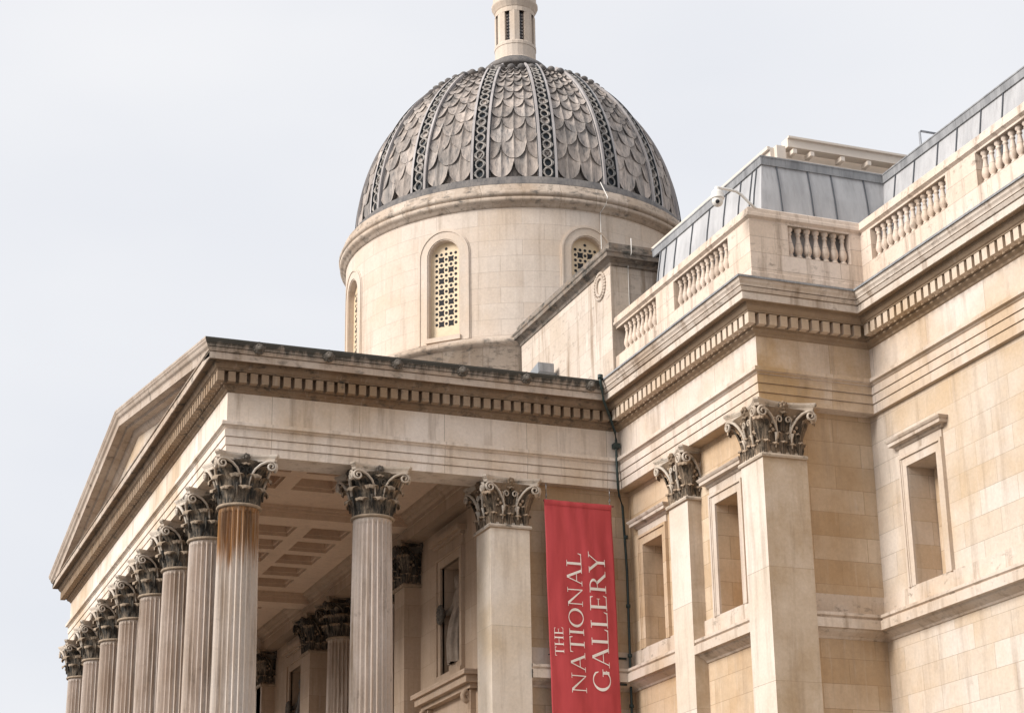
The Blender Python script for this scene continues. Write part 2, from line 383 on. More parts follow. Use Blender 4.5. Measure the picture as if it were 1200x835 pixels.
        for k in range(7):
            an = 2*pi*k/7; mb.ball(P(.065*cos(an), hw+.13, -.09+.065*sin(an)), .042, fm, 6)
        mb.ball(P(0, hw+.17, -.09), .045, fm, 6)
        # mass of leaf below the fleuron
        leaf(mb, P(0, hw+.03, -.62), (ca, sa, 0), (-sa, ca, 0), .40, .26, .10, .10, 0 if not square else 2)
    mb.box(-hw-.08, hw+.08, -hw-.08, hw+.08, -.17, -.02, 0)
    me = mb.mesh('capital', [M_cap, M_vol, M_black])
    return me
CAPR = make_capital(False, .455, .75)
CAPS = make_capital(True, .485, .76)
CAPS2 = CAPS.copy(); CAPS2.materials[0] = M_cap2; CAPS2.materials[2] = soot('brown_soot', dark=(.035,.03,.025), light=(.26,.19,.13), amt=.2)
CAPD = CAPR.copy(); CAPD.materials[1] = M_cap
CAPSD = CAPS.copy(); CAPSD.materials[1] = M_cap; CAPSD.name = 'capital'

# fluted shaft
def make_shaft(H=10.2):
    mb = MB(); nf = 24; per = 8; n = nf*per; zs = [-1.17, -1.23, -1.27, -1.32, -1.6, -2.4, -3.4, -4.6, -6, -8, -9.6, -H-1.0]
    def rad(z): t = (-z-1.17)/10.2; return .455+.085*(t**.85 if t > 0 else 0)
    vs = []
    for k, z in enumerate(zs):
        R = rad(z); d = .0 if k == 0 else (.012 if k == 1 else (.035 if k == 2 else .078))
        for i in range(n):
            ph = (i % per)/per; w = 0
            if .10 < ph < .95: w = sqrt(max(0, 1-((ph-.525)/.425)**2))
            r = R*(1)-d*w; a = 2*pi*i/n
            vs.append((r*cos(a), r*sin(a), z))
    mb.add(vs, [(k*n+i, (k+1)*n+i, (k+1)*n+(i+1) % n, k*n+(i+1) % n) for k in range(len(zs)-1) for i in range(n)], 0, False)
    mb.lathe([(.54, -11.2), (.66, -11.2), (.68, -11.26), (.66, -11.32), (.58, -11.36), (.57, -11.42), (.72, -11.46), (.75, -11.54), (.72, -11.62)], 40)
    mb.box(-.78, .78, -.78, .78, -11.8, -11.62)
    return mb
SH = make_shaft()
SHM = SH.mesh('column', [M_shaft]); SHM1 = SH.mesh('column', [M_shaft1])
def column(x, y, first=False, dark=False, label=None):
    c = obj('column', SHM1 if first else SHM, None, B, (x, y, 0), label=label)
    if not first: c['group'] = 'fluted portico columns'
    obj('capital', CAPD if dark else CAPR, None, c, (x, y, 0))
    return c
RC = .45; SP = (WP-2*RC)/7
column(-RC, RC, True, label='fluted corner column stained orange below its capital')
for i in range(1, 8): column(-RC-i*SP, RC)
column(-RC, 3.62); column(-WP+RC, 3.62)
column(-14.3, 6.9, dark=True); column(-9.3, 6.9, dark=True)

def pier(x0, x1, y0, y1, cap, mat=M_pil, capw=None, name='pilaster', label=None, cz=0.):
    mb = MB(); mb.box(x0, x1, y0, y1, -11.4, -1.17)
    mb.box(x0-.06, x1+.06, y0-.06, y1+.06, -11.8, -11.4)
    p = obj(name, mb, mat, B, label=label)
    if cap:
        w = x1-x0; cx = (x0+x1)/2; cy = y0+w/2
        if capw: cx, cy = capw
        obj('capital', cap, None, p, (cx, cy, cz))
    return p
# antae of the portico sides
pier(-.97, 0, 6.39, 7.38, CAPS2, label='square pale pier at the end of the portico side')
pier(-WP, -WP+.97, 6.39, 7.38, CAPS2)
# pilasters of the wing
pier(2.66, 3.63, D1, D1+.9, CAPS2, M_pilw, capw=(3.145, D1+.485), label='pilaster beside the drainpipe corner of the wing')
pier(W1-.97, W1, D1, D1+1.05, CAPS2, M_pilw, capw=(W1-.485, D1+.5), label='square pilaster on the projecting corner of the wing')
# interior pilasters
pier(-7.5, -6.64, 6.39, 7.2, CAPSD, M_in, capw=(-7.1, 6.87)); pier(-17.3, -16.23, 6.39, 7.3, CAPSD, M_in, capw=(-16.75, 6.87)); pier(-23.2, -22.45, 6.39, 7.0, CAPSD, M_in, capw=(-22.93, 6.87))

# ------------------------------------------------------------------ entablature
PATH = [(-42, D1), (-WP, D1), (-WP, 0), (0, 0), (0, D1), (W1, D1), (W1, E1), (42, E1)]
arch = [(-.9, 0), (0, 0), (0, .195), (-.03, .196), (-.03, .211), (.022, .212), (.022, .395), (-.01, .396), (-.01, .411), (.044, .412), (.044, .575), (.02, .577), (.02, .60), (.05, .62), (.06, .645), (.125, .665), (.125, .745), (.10, .755), (0, .77), (0, ZF)]
mb = MB(); mb.sweep(PATH, arch, [1, 2, 3]); mb.sweep(PATH, [(-.9, 0), (-.9, .70)], [1, 2, 3])
obj('entablature', mb, M_ent, B, label='pale banded entablature of the portico')
for sg, lb in (([4, 5, 6], 'banded entablature of the wing'), ([0], None)):
  mb = MB(); mb.sweep(PATH, arch, sg)
  obj('entablature', mb, M_entw, B, label=lb)
bed = [(0, ZF), (.03, ZF+.02), (.05, ZF+.06), (.10, ZF+.09), (.125, ZF+.11), (.125, ZF+.155), (.17, ZF+.155), (.17, 1.875), (.33, 1.875), (.33, 1.90), (.36, 1.92), (.40, 1.985), (.41, Z1+.015), (C1-.07, Z1+.015), (C1-.07, Z1+.004), (C1-.03, Z1+.004), (C1-.03, Z1)]
cor = [(C1-.03, Z1), (C1, Z1), (C1, Z1B-.012), (C1-.03, Z1B-.010), (C1-.03, Z1B+.008), (C1+.025, Z1B+.01), (C1+.035, Z1B+.03)]
cyma = [(C1+.035, Z1B+.03), (C1+.045, Z1B+.05), (C1+.06, Z1B+.075), (C1+.06, Z1B+.085), (C1+.02, Z1B+.087), (C1+.02, Z1B+.102), (C1+.075, Z1B+.104), (C1+.075, Z1B+.12), (C1+.085, Z1B+.15), (C1+.115, Z1B+.19), (C2-.01, Z2-.06), (C2, Z2-.05), (C2, Z2)]
def dentils(mb, path, segs, pitch=.262, w=.168, z0=1.622, z1=1.862, o0=.165, o1=.325, mi=1):
    for i in segs:
        (x0, y0), (x1, y1) = path[i], path[i+1]; L = math.hypot(x1-x0, y1-y0); dx, dy = (x1-x0)/L, (y1-y0)/L; nx, ny = dy, -dx
        def conv(k):   # +1 if convex at vertex k
            if k <= 0 or k >= len(path)-1: return 0
            ax_, ay = path[k][0]-path[k-1][0], path[k][1]-path[k-1][1]; bx, by = path[k+1][0]-path[k][0], path[k+1][1]-path[k][1]
            return 1 if ax_*by-ay*bx > 0 else -1
        a = -o1 if conv(i) > 0 else (o1+.05 if conv(i) < 0 else 0); b = L+o1 if conv(i+1) > 0 else (L-o1-.05 if conv(i+1) < 0 else L)
        n = max(1, int(round((b-a-w)/pitch))); st = (b-a-w)/n
        for k in range(n+1):
            if abs(nx) > .5 and ((k == 0 and conv(i) > 0) or (k == n and conv(i+1) > 0)): continue
            s0 = a+k*st; s1 = s0+w
            P = [(x0+dx*s+nx*o, y0+dy*s+ny*o) for s, o in ((s0, o0), (s1, o0), (s1, o1), (s0, o1))]
            mb.box(min(p[0] for p in P), max(p[0] for p in P), min(p[1] for p in P), max(p[1] for p in P), z0, z1-.004*(abs(nx) > .5), mi)
mb = MB(); mb.sweep(PATH, bed, [1, 2, 3]); dentils(mb, PATH, [1, 2, 3])
obj('bed_moulding', mb, [M_bed_shade, M_dent], B, label='sooty dentil course of the portico with recess shade painted in')

mb = MB(); mb.sweep(PATH, bed, [0]); obj('bed_moulding', mb, [M_bed2_shade, M_dent2], B)
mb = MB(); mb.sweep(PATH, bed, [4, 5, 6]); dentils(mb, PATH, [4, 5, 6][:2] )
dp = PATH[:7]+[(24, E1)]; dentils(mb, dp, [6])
obj('bed_moulding', mb, [M_bed2_shade, M_dent2], B, label='tan dentil course of the wing')
mb = MB(); mb.sweep(PATH, cor+cyma[1:]+[(.1, Z2+.03), (-1.2, Z2+.03)], [1, 3]); mb.sweep(PATH, cor+[(.1, Z1B+.05), (0, Z1B+.05)], [2])
obj('cornice', mb, M_dirty, B, label='portico cornice blackened along its top edge')
mb = MB(); mb.sweep(PATH, cor+cyma[1:], [0]); obj('cornice', mb, M_corn, B)
mb = MB(); mb.sweep(PATH, cor+cyma[1:], [4, 5, 6])
wc = obj('cornice', mb, M_corn, B, label='clean pale cornice of the wing')
mb = MB(); mb.sweep(PATH, [(C2, Z2+.002), (C2+.025, Z2-.03), (C2+.03, Z2-.03), (C2+.03, Z2+.015), (C2-.05, Z2+.05), (.0, Z2+.16), (-.5, Z2+.16)], [4, 5, 6])
obj('lead_flashing', mb, M_leadd, wc)

# lion heads along the portico gutter
def lion():
    mb = MB(); mb.ball((0, 0, 0), .115, 0, 12); 
    for k in range(12):
        a = 2*pi*k/12; mb.ball((.0, .105*cos(a), .11*sin(a)), .05, 0, 6)
    mb.ball((.10, 0, -.03), .06, 0, 8); mb.ball((.13, 0, -.05), .035, 0, 6)
    for s in (-1, 1): mb.ball((.085, .045*s, .045), .022, 0, 6); mb.ball((.03, .09*s, .10), .035, 0, 6)
    return mb.mesh('lion_head', [M_black])
LI = lion()
for y in (.55, 2.2, 3.86, 5.48, 7.11, 8.8): obj('lion_head', LI, None, B, (C1+.075, y, Z2-.13), group='lion heads on the portico gutter')

# pediment
AP = 4.59; SL = (AP-Z2)/(C2-AX)
rake = [(-.9, .05), (C2, .0), (C2, -.05), (C2-.01, -.06), (C1+.115, -.10), (C1+.085, -.14), (C1+.075, -.18), (C1+.06, -.215), (C1+.012, -.26), (C1, -.30), (C1, -.455), (C1-.03, -.455), (.36, -.45), (.33, -.52), (.14, -.53), (.12, -.60), (.08, -.66), (.03, -.70), (0, -.72)]
mb = MB()
for sgn in (1, -1):
    n = len(rake); vs = []
    for end in (0, 1):
        for o, dz in rake:
            X = (max(o, 0) if o > 0 else 0)-AX if end == 0 else 0     # distance from the axis
            xx = AX+sgn*X; z = Z2+dz+SL*(C2-(AX+X)) if end == 0 else AP+dz
            if end == 0 and o < C2 and dz < -.2: z = max(z, Z1B+.06) if False else z
            vs.append((xx, -o, z))
    fs = [(j, j+1, n+j+1, n+j) for j in range(n-1)]
    mb.add(vs, fs if sgn > 0 else [f[::-1] for f in fs], 0)
ped = obj('pediment', mb, stone('pediment_stone', c1=(.52,.44,.37), c2=(.42,.34,.28), c3=(.3,.22,.16), ochre=.5, block=None, streak=.8, grime=.1), B, label='triangular pediment over the portico front')
mb = MB(); mb.add([(0, .004, Z1B), (-WP, .004, Z1B), (AX, .004, AP-.6)], [(0, 1, 2)]); mb.add([(-.3, -.06, Z1B+.06), (-WP+.3, -.06, Z1B+.06), (AX, -.06, Z1B+.06+.001)], [])
obj('tympanum', mb, M_wallp, ped)
mb = MB()      # portico roof
mb.add([(C2-.1, 0, Z2+.02), (C2-.1, 12, Z2+.02), (AX, 12, AP-.02), (AX, 0, AP-.02), (-WP-C2+.1, 0, Z2+.02), (-WP-C2+.1, 12, Z2+.02)], [(0, 1, 2, 3), (3, 2, 5, 4)])
obj('roof', mb, M_leadd, B)

# ------------------------------------------------------------------ portico interior
CZ = .66
mb = MB()
beams = [(-7.05, -6.35), (-17.2, -16.4)]
xs_co = []
comps = [(-6.35, -.9, [-4.8, -3.25, -1.75]), (-16.4, -7.05, [-7.95, -9.5, -11.05, -12.6, -14.15, -15.7]), (-WP+.9, -17.2, [-18.9, -20.45, -22.0])]
rows = [(1.22, 2.34), (2.75, 3.88), (4.30, 5.42)]
for xa, xb, far in comps:
    cells = sorted([(f, min(f+1.12, xb-.12)) for f in far])
    X = [xa]+[v for c in cells for v in c]+[xb]; Y = [.9]+[v for r in rows for v in r]+[6.4]
    for i in range(len(X)-1):
        for j in range(len(Y)-1):
            x0, x1, y0, y1 = X[i], X[i+1], Y[j], Y[j+1]
            if i % 2 == 1 and j % 2 == 1:
                d = .10; e = .46; k = .05
                # moulded two-step coffer
                mb.add([(x0,y0,CZ),(x1,y0,CZ),(x1,y1,CZ),(x0,y1,CZ),(x0,y0,CZ+d),(x1,y0,CZ+d),(x1,y1,CZ+d),(x0,y1,CZ+d),
                        (x0+k,y0+k,CZ+d),(x1-k,y0+k,CZ+d),(x1-k,y1-k,CZ+d),(x0+k,y1-k,CZ+d),(x0+k,y0+k,CZ+e),(x1-k,y0+k,CZ+e),(x1-k,y1-k,CZ+e),(x0+k,y1-k,CZ+e)],
                       [(0,1,5,4),(1,2,6,5),(2,3,7,6),(3,0,4,7),(4,5,9,8),(5,6,10,9),(6,7,11,10),(7,4,8,11),(8,9,13,12),(9,10,14,13),(10,11,15,14),(11,8,12,15),(12,13,14,15)], 0)
            else: mb.add([(x0,y0,CZ),(x1,y0,CZ),(x1,y1,CZ),(x0,y1,CZ)], [(0,1,2,3)], 0)
for a, b in beams:
    mb.box(a, b, .9, 6.6, .34, CZ+.3); 
    for s, x in ((-1, a), (1, b)): mb.box(x, x+s*.10, .9, 6.4, CZ-.08, CZ+.02); mb.box(x, x+s*.045, .9, 6.4, CZ-.16, CZ-.083)
for xa, xb, far in comps:   # perimeter moulding
    mb.box(xa, xb, .9, 1.0, CZ-.13, CZ-.003)
obj('portico_ceiling', mb, M_ceil, B, label='coffered ceiling of the portico')
mb = MB(); mb.sweep([(0, 6.4), (-WP, 6.4)][::-1], [(0, -.0), (0, .3), (.03, .31), (.03, .42), (.10, .46), (.12, .52), (.24, .56), (.26, .62), (.26, CZ-.002)])
mb.box(-WP+.9, -.9, 6.404, 6.9, -.004, .6)
obj('inner_cornice', mb, M_in, B)
def wall_holes(mb, fn, u0, u1, z0, z1, holes, depth, mi=0, back=1, d2=None):
    # fn(u, d, z) -> xyz, d measured inwards; niches with reveals and a back
    U = sorted({u0, u1, *[h[0] for h in holes], *[h[1] for h in holes]}); Zs = sorted({z0, z1, *[h[2] for h in holes], *[h[3] for h in holes]})
    for i in range(len(U)-1):
        for j in range(len(Zs)-1):
            uc = (U[i]+U[i+1])/2; zc = (Zs[j]+Zs[j+1])/2
            if any(h[0] < uc < h[1] and h[2] < zc < h[3] for h in holes): continue
            mb.add([fn(U[i], 0, Zs[j]), fn(U[i+1], 0, Zs[j]), fn(U[i+1], 0, Zs[j+1]), fn(U[i], 0, Zs[j+1])], [(0, 1, 2, 3)], mi)
    for a, b, c, d in holes:
        for q in (((a,0,c),(a,depth,c),(a,depth,d),(a,0,d)), ((b,depth,c),(b,0,c),(b,0,d),(b,depth,d)), ((a,0,d),(a,depth,d),(b,depth,d),(b,0,d)), ((a,depth,c),(a,0,c),(b,0,c),(b,depth,c)), ((a,depth,c),(b,depth,c),(b,depth,d),(a,depth,d))):
            mb.add([fn(*p) for p in q], [(0, 1, 2, 3)], mi if q[0][1] == 0 or True else back)
YB = 6.85
mb = MB(); n1 = [(-4.85, -3.4, -3.92, -1.1)]; n2 = [(-20.3, -18.85, -3.92, -1.1)]
wall_holes(mb, lambda u, d, z: (u, YB+d, z), -7.3, -.4, -11.8, .0, n1, .75)
wall_holes(mb, lambda u, d, z: (u, YB+d, z), -WP+.2, -16.9, -11.8, .0, n2, .75)
mb.box(-16.9, -7.3, 9.3, 9.5, -11.8, 0)
mb.box(-16.95, -16.85, YB+.1, 9.5, -11.8, 0); mb.box(-7.35, -7.25, YB+.1, 9.5, -11.8, 0)
mb.box(-17, -7.2, 6.95, 9.6, .61, .65)
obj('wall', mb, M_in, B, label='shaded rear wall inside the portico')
def niche_frame(cx, y, z0, z1, hw, name='niche_frame'):
    mb = MB(); w = .27
    for s in (-1, 1):
        mb.box(cx+s*(hw), cx+s*(hw+w), y-.06, y+.05, z0, z1+w); mb.box(cx+s*(hw+w-.07), cx+s*(hw+w), y-.10, y-.06, z0, z1+w)
    mb.box(cx-hw, cx+hw, y-.06, y+.05, z1, z1+w); mb.box(cx-hw-w+.07, cx+hw+w-.07, y-.10, y-.06, z1+w-.07, z1+w-.003)
    mb.box(cx-hw-w, cx+hw+w, y-.05, y+.05, z1+w+.004, z1+w+.26)
    mb.box(cx-hw-w-.06, cx+hw+w+.06, y-.13, y+.05, z1+w+.262, z1+w+.34); mb.box(cx-hw-w-.16, cx+hw+w+.16, y-.24, y+.05, z1+w+.342, z1+w+.47)
    fr = obj(name, mb, M_in, B)
    # heavy sill shelf on scroll consoles
    mb = MB(); zt = z0-.28
    mb.box(cx-2.1, cx+2.1, y-.42, y+.05, zt-.12, zt); mb.box(cx-2.0, cx+2.0, y-.34, y+.05, zt-.30, zt-.122); mb.box(cx-1.9, cx+1.9, y-.2, y+.05, zt-.42, zt-.302)
    mb.box(cx-hw-w, cx+hw+w, y-.14, y+.05, z0-.28+.002, z0-.004)
    sh = obj('sill', mb, M_in, fr)
    for s in (-1, 1):
        mb = MB(); X = cx+s*1.62
        pts = []
        for k in range(30):
            t = k/29
            if t < .5: a = pi/2-2*pi*1.2*(1-t/.5); r = .05+.10*(t/.5); pts.append((X, y-.16-r*cos(a), zt-.62+r*sin(a)+.02))
            else: q = (t-.5)/.5; pts.append((X, y-.16+.12*q-.02*sin(q*pi), zt-.50-.75*q))
        mb.tube(pts, .07, 8, 0, flat=(1, 0, 0)); mb.box(X-.13, X+.13, y-.14, y+.05, zt-1.3, zt-.43)
        obj('console', mb, M_in, fr)
    return fr
niche_frame(-4.125, YB, -3.92, -1.1, .725); niche_frame(-19.575, YB, -3.92, -1.1, .725)

# ------------------------------------------------------------------ outer walls
WY1 = D1+.33; WX = W1-.33; WY2 = E1+.10; BX = -.27
win1 = (.56, 1.64, -3.98, -1.50); win2 = (4.40, 5.48, -3.98, -1.49); win3 = (8.22, 9.32, -3.98, -1.45)
mb = MB()
wall_holes(mb, lambda u, d, z: (u, WY1+d, z), BX, W1-.3, -11.8, 0, [win1, win2], .62)
mb.box(BX-.3, W1-.1, D1+.05, WY1+1.2, -.004, .3)
obj('wall', mb, M_wall, B, label='tan ashlar wall of the wing beside the portico')
mb = MB()
wall_holes(mb, lambda u, d, z: (u, WY2+d, z), WX, 42, -11.8, 0, [win3], .62)
mb.box(WX-.3, 42, E1+.03, WY2+.6, -.004, .3)
obj('wall', mb, M_wallp, B, label='pale ashlar wall of the wing nearest the viewer')
mb = MB(); mb.box(WX-.6, WX, D1+.5, WY2+.02, -11.8, .02)
obj('wall', mb, M_wall, B, label='tan return wall behind the corner pilaster')
mb = MB(); mb.box(BX-.55, BX, 7.2, WY1+.02, -11.8, .02)
obj('wall', mb, M_wall, B, label='wall behind the red banner')
mb = MB(); mb.box(-42, -WP, WY1, WY1+.5, -11.8, .02); mb.box(-WP+.27, -WP+.8, 7.2, WY1, -11.8, .02); mb.box(-42, 42, 13.6, 14.2, -11.8, 2.4); mb.box(-42, 42, 26, 26.5, GZ, 6)
mb.box(41.5, 42, E1+.1, 26, GZ, 2.4); mb.box(-42, -41.5, WY1, 26, GZ, 2.4)
obj('wall', mb, M_wall, B, label='outer walls of the building beyond the portico')
mb = MB(); mb.box(-WP-.5, .5, -.6, 7.4, GZ, -11.8); mb.sweep([(-42, WY1-.2), (-WP, WY1-.2), (-WP, 7.4)], [(0, GZ), (0, -11.8)]); mb.sweep([(.1, 7.3), (.1, D1-.1), (W1+.1, D1-.1), (W1+.1, E1-.05), (42, E1-.05)], [(.1, GZ), (.1, -11.9), (-.6, -11.8)])
obj('podium', mb, M_wallp, B)

def window(win, y, mat, cornice=True):
    a, b, z0, z1 = win; mb = MB(); w = .25
    mb.box(a-w, a-.003, y-.05, y+.04, z0+.0, z1+w); mb.box(b+.003, b+w, y-.05, y+.04, z0, z1+w); mb.box(a-.003, b+.003, y-.05, y+.04, z1+.003, z1+w)
    # outer fillet
    mb.box(a-w, a-w+.06, y-.085, y-.05, z0, z1+w); mb.box(b+w-.06, b+w, y-.085, y-.05, z0, z1+w); mb.box(a-w+.06, b+w-.06, y-.085, y-.05, z1+w-.06, z1+w)
    mb.box(a-w+.06, a-w+.10, y-.065, y-.05, z0, z1+w-.06); mb.box(b+w-.10, b+w-.06, y-.065, y-.05, z0, z1+w-.06)
    f = obj('window', mb, mat, B)
    mb = MB(); zc = z1+w
    mb.box(a-w, b+w, y-.04, y+.04, zc+.003, zc+.17)
    pr = [(0, zc+.172), (.05, zc+.19), (.08, zc+.22), (.09, zc+.25), (.19, zc+.26), (.19, zc+.33), (.21, zc+.34), (.235, zc+.38), (.24, zc+.40), (0, zc+.43)]
    mb.sweep([(a-w+.0, y+.02), (a-w, y), (b+w, y), (b+w, y+.02)], pr)
    obj('window_cornice', mb, M_corn if cornice else mat, f)
    mb = MB(); mb.box(a+.02, b-.02, y+.60, y+.615, z0, z1); mb.box(a+.28, a+.31, y+.55, y+.6, z0, z1)
    obj('blind_panel', mb, M_wall, f)
    return f
window(win1, WY1, M_wall); window(win2, WY1, M_winf); window(win3, WY2, M_winf)

# string course under the windows
sc = [(.05, -3.97), (.05, -4.36), (.28, -4.40), (.315, -4.41), (.315, -4.47), (.27, -4.50), (.27, -4.53), (.33, -4.535), (.33, -4.73), (.24, -4.735), (.20, -4.78), (.06, -4.86), (.03, -4.90), (0, -4.91)]
sc = [(0, -3.96)]+sc
M_str = stone('string_course_stone', c1=(.63,.55,.48), c2=(.56,.47,.39), c3=(.44,.32,.21), ochre=.7, block=None, streak=.9, grime=.1, grimecol=(.17,.14,.11))
mb = MB(); mb.sweep([(WX, D1+1.05), (WX, WY2), (42, WY2)], sc)
mb.sweep([(BX, 7.38), (BX, WY1), (2.66, WY1)], sc); mb.sweep([(3.63, WY1), (W1-.97, WY1)], sc)
mb.add([(WX+o, D1+1.052, z) for o, z in sc], [tuple(range(len(sc)))])
obj('string_course', mb, M_str, B)

# ------------------------------------------------------------------ balustrade
BAL = empty('balustrade', (0, 0, 0), '', ''); 
for k in ('label', 'category'): del BAL[k]
BAL.parent = B; BAL.matrix_basis = WM[B.name].inverted()
def baluster_mesh():
    mb = MB(); p = [(.085,0),(.085,.05),(.065,.055),(.07,.085),(.045,.10),(.06,.13),(.088,.19),(.095,.25),(.08,.33),(.055,.43),(.042,.52),(.040,.56),(.058,.575),(.058,.60),(.045,.61),(.05,.64),(.078,.67),(.08,.73)]
    mb.lathe(p, 14)
    return mb.mesh('baluster', [M_bal])
BM = baluster_mesh()
ZB, ZP, ZC = 3.43, 4.16, 4.47
bpath = [(.02, D1), (W1, D1), (W1, E1), (42, E1)]
mb = MB(); mb.sweep(bpath, [(.02, Z2+.10), (.02, 2.95), (.0, 2.97), (0, 3.06), (0, ZB), (-.30, ZB), (-.30, Z2)])
mb.box(.0, .02, D1, D1+.3, Z2, ZB)
obj('plinth', mb, M_bal, BAL)
mb = MB(); cp = [(-.30, ZP+.0), (-.02, ZP), (-.02, ZP+.05), (.02, ZP+.08), (.05, ZP+.10), (.05, ZP+.17), (.03, ZP+.19), (.03, ZC-.03), (0, ZC), (-.30, ZC), (-.33, ZC-.04), (-.33, ZP+.1), (-.30, ZP)]
mb.sweep(bpath, cp); mb.add([(.02-.0, D1-o, z) for o, z in cp], [tuple(range(len(cp)))])
obj('coping', mb, M_bal, BAL)
def ped(x0, x1, y0, y1):
    mb = MB(); mb.box(x0, x1, y0, y1, ZB, ZP); obj('pedestal', mb, M_bal, BAL)
runs = [('x', D1, .30, 2.42), ('x', D1, 3.40, 6.20), ('y', W1, D1+.95, D1+2.50), ('x', E1, W1+.42, 10.62), ('x', E1, 11.70, 15.0), ('x', E1, 16.1, 19.3)]
ped(2.42, 3.40, D1, D1+.3); ped(6.20, W1, D1, D1+.3); ped(W1-.3, W1, D1+.3, D1+.95); ped(W1-.3, W1, D1+2.50, E1+.3); ped(W1, W1+.42, E1, E1+.3); ped(10.62, 11.70, E1, E1+.3); ped(15.0, 16.1, E1, E1+.3); ped(19.3, 42, E1, E1+.3)
for ax_, c, a, b in runs:
    n = max(2, round((b-a)/.232)); st = (b-a)/n
    for k in range(n):
        u = a+(k+.5)*st; loc = (u, c+.15, ZB) if ax_ == 'x' else (c-.15, u, ZB)
        obj('baluster', BM, None, BAL, loc, group='stone balusters along the wing parapet')

# ------------------------------------------------------------------ mansard roof of the wing
RX, RY1, RY2, RT = 6.66, 10.5, 13.65, 5.88; SB = .40; RB = 3.6
path_t = [(1.3, RY1), (RX, RY1), (RX, RY2), (42, RY2)]
def rprof(z0, z1, o0, o1): return [(o0, z0), (o1, z1)]
mb = MB(); mb.sweep(path_t, [(.24, RB), (.20, 4.4), (0.11, 5.2), (0, RT)])
# the roof end next to the attic block, with its swept hip
def seam(mb, p, q, r=.018): mb.tube([p, q], r, 6, 1)
def sp(k, t, a, b):   # seam on segment k, distance t from its start
    return None
segdir = [((1, 0), (0, -1)), ((0, 1), (1, 0)), ((1, 0), (0, -1))]
starts = [(1.3, RY1), (RX, RY1), (RX, RY2)]
seams = [(0, [.1, .42, 1.0, 1.9, 2.8, 3.65, 4.4, 4.95, 5.16]), (1, [.36, 1.15, 1.75, 2.6]), (2, [.55, 1.35, 2.3, 3.05, 3.95, 4.75, 5.8, 6.9, 8.1, 9.3, 10.6, 12, 13.4])]
for k, ts in seams:
    d, nrm = segdir[k]; s0 = starts[k]
    for t in ts:
        x, y = s0[0]+d[0]*t, s0[1]+d[1]*t
        pts = [(x+nrm[0]*o, y+nrm[1]*o, z) for o, z in ((0.012, RT-.01), (.122, 5.2), (.212, 4.4), (.25, RB))]
        mb.tube(pts, .02, 6, 1)
mb.sweep([(1.0, RY1+1.4), (.98, RY1+.35), (1.05, RY1+.12), (1.3, RY1)], [(.24, RB), (.20, 4.4), (.11, 5.2), (0, RT)])
roof = obj('mansard_roof', mb, [M_lead, M_seam], B, label='grey lead mansard roof behind the balustrade')
mb = MB(); mb.sweep([(1.0, RY1+1.4), (1.0, RY1)]+path_t[1:], [(0, RT-.06), (.045, RT-.055), (.05, RT+.12), (.065, RT+.13), (.065, RT+.16), (-.3, RT+.20)])
mb.add([(0.9, RY1+.3, RT+.17), (RX-.3, RY1+.3, RT+.17), (RX-.3, RY2+.3, RT+.17), (42, RY2+.3, RT+.17), (42, 26, RT+.17), (.9, 26, RT+.17)], [(0, 1, 2, 3, 4, 5)])
obj('fascia', mb, M_leadd, roof)
# cream skylight beams above the roof
mb = MB(); mb.box(-1.5, 6.12, 11.05, 11.35, 6.22, 6.60); mb.box(-1.5, 6.12, 10.98, 11.05, 6.54, 6.62)
obj('skylight_beam', mb, M_beam, roof)
mb = MB(); mb.box(6.02, 6.30, 11.42, 18.5, 6.60, 6.83); mb.box(6.30, 6.36, 11.42, 18.5, 6.80, 6.85)
obj('skylight_beam', mb, M_beam, roof)
mb = MB(); mb.box(6.2, 6.42, 11.3, 18.5, RT+.17, 6.22)
for k, y in enumerate((11.5, 11.95, 12.75, 13.45, 14.15, 15.)): mb.box(6.1, 6.38, y, y+.10, 6.42, 6.52)
mb.box(5.75, 5.9, 11.3, 18.5, 6.2, 6.7); mb.box(6.0, 6.25, 11.15, 11.38, 6.3, 6.62)
obj('skylight_sill', mb, M_beam, roof)

# ------------------------------------------------------------------ attic block
ATX0, ATX1, ATY = -6.35, -.05, D1-.03
mb = MB(); mb.box(ATX0, ATX1, ATY, 15.5, Z2-.3, 5.97); mb.box(-1.05, ATX1+.03, ATY-.035, ATY+.45, Z2-.2, 5.885)
at = obj('attic_block', mb, M_attic, B, label='plain raised block between the drum and the wing roof')
mb = MB(); mb.sweep([(ATX0, 15.5), (ATX0, ATY), (ATX1+.03, ATY), (ATX1+.03, 15.5)], [(0, 5.890), (.03, 5.900), (.05, 5.970), (.13, 6.020), (.15, 6.040), (.22, 6.060), (.22, 6.160), (.25, 6.190), (.25, 6.230), (.12, 6.250), (.10, 6.280), (.10, 6.480), (-.5, 6.520)])
mb.add([(ATX0, ATY+.2, 6.51), (ATX1, ATY+.2, 6.51), (ATX1, 15.5, 6.51), (ATX0, 15.5, 6.51)], [(0, 1, 2, 3)])
obj('attic_cornice', mb, M_atticcap, at)
mb = MB()
for k in range(26):
    a = 2*pi*k/26; r = .27
    for j in (-1, 1): mb.ball((-.66+(r+.05*j)*cos(a+.05*j), ATY-.05, 5.55+(r+.05*j)*1.1*sin(a+.05*j)), .045, 0, 6)
obj('wreath', mb, M_attic, at)

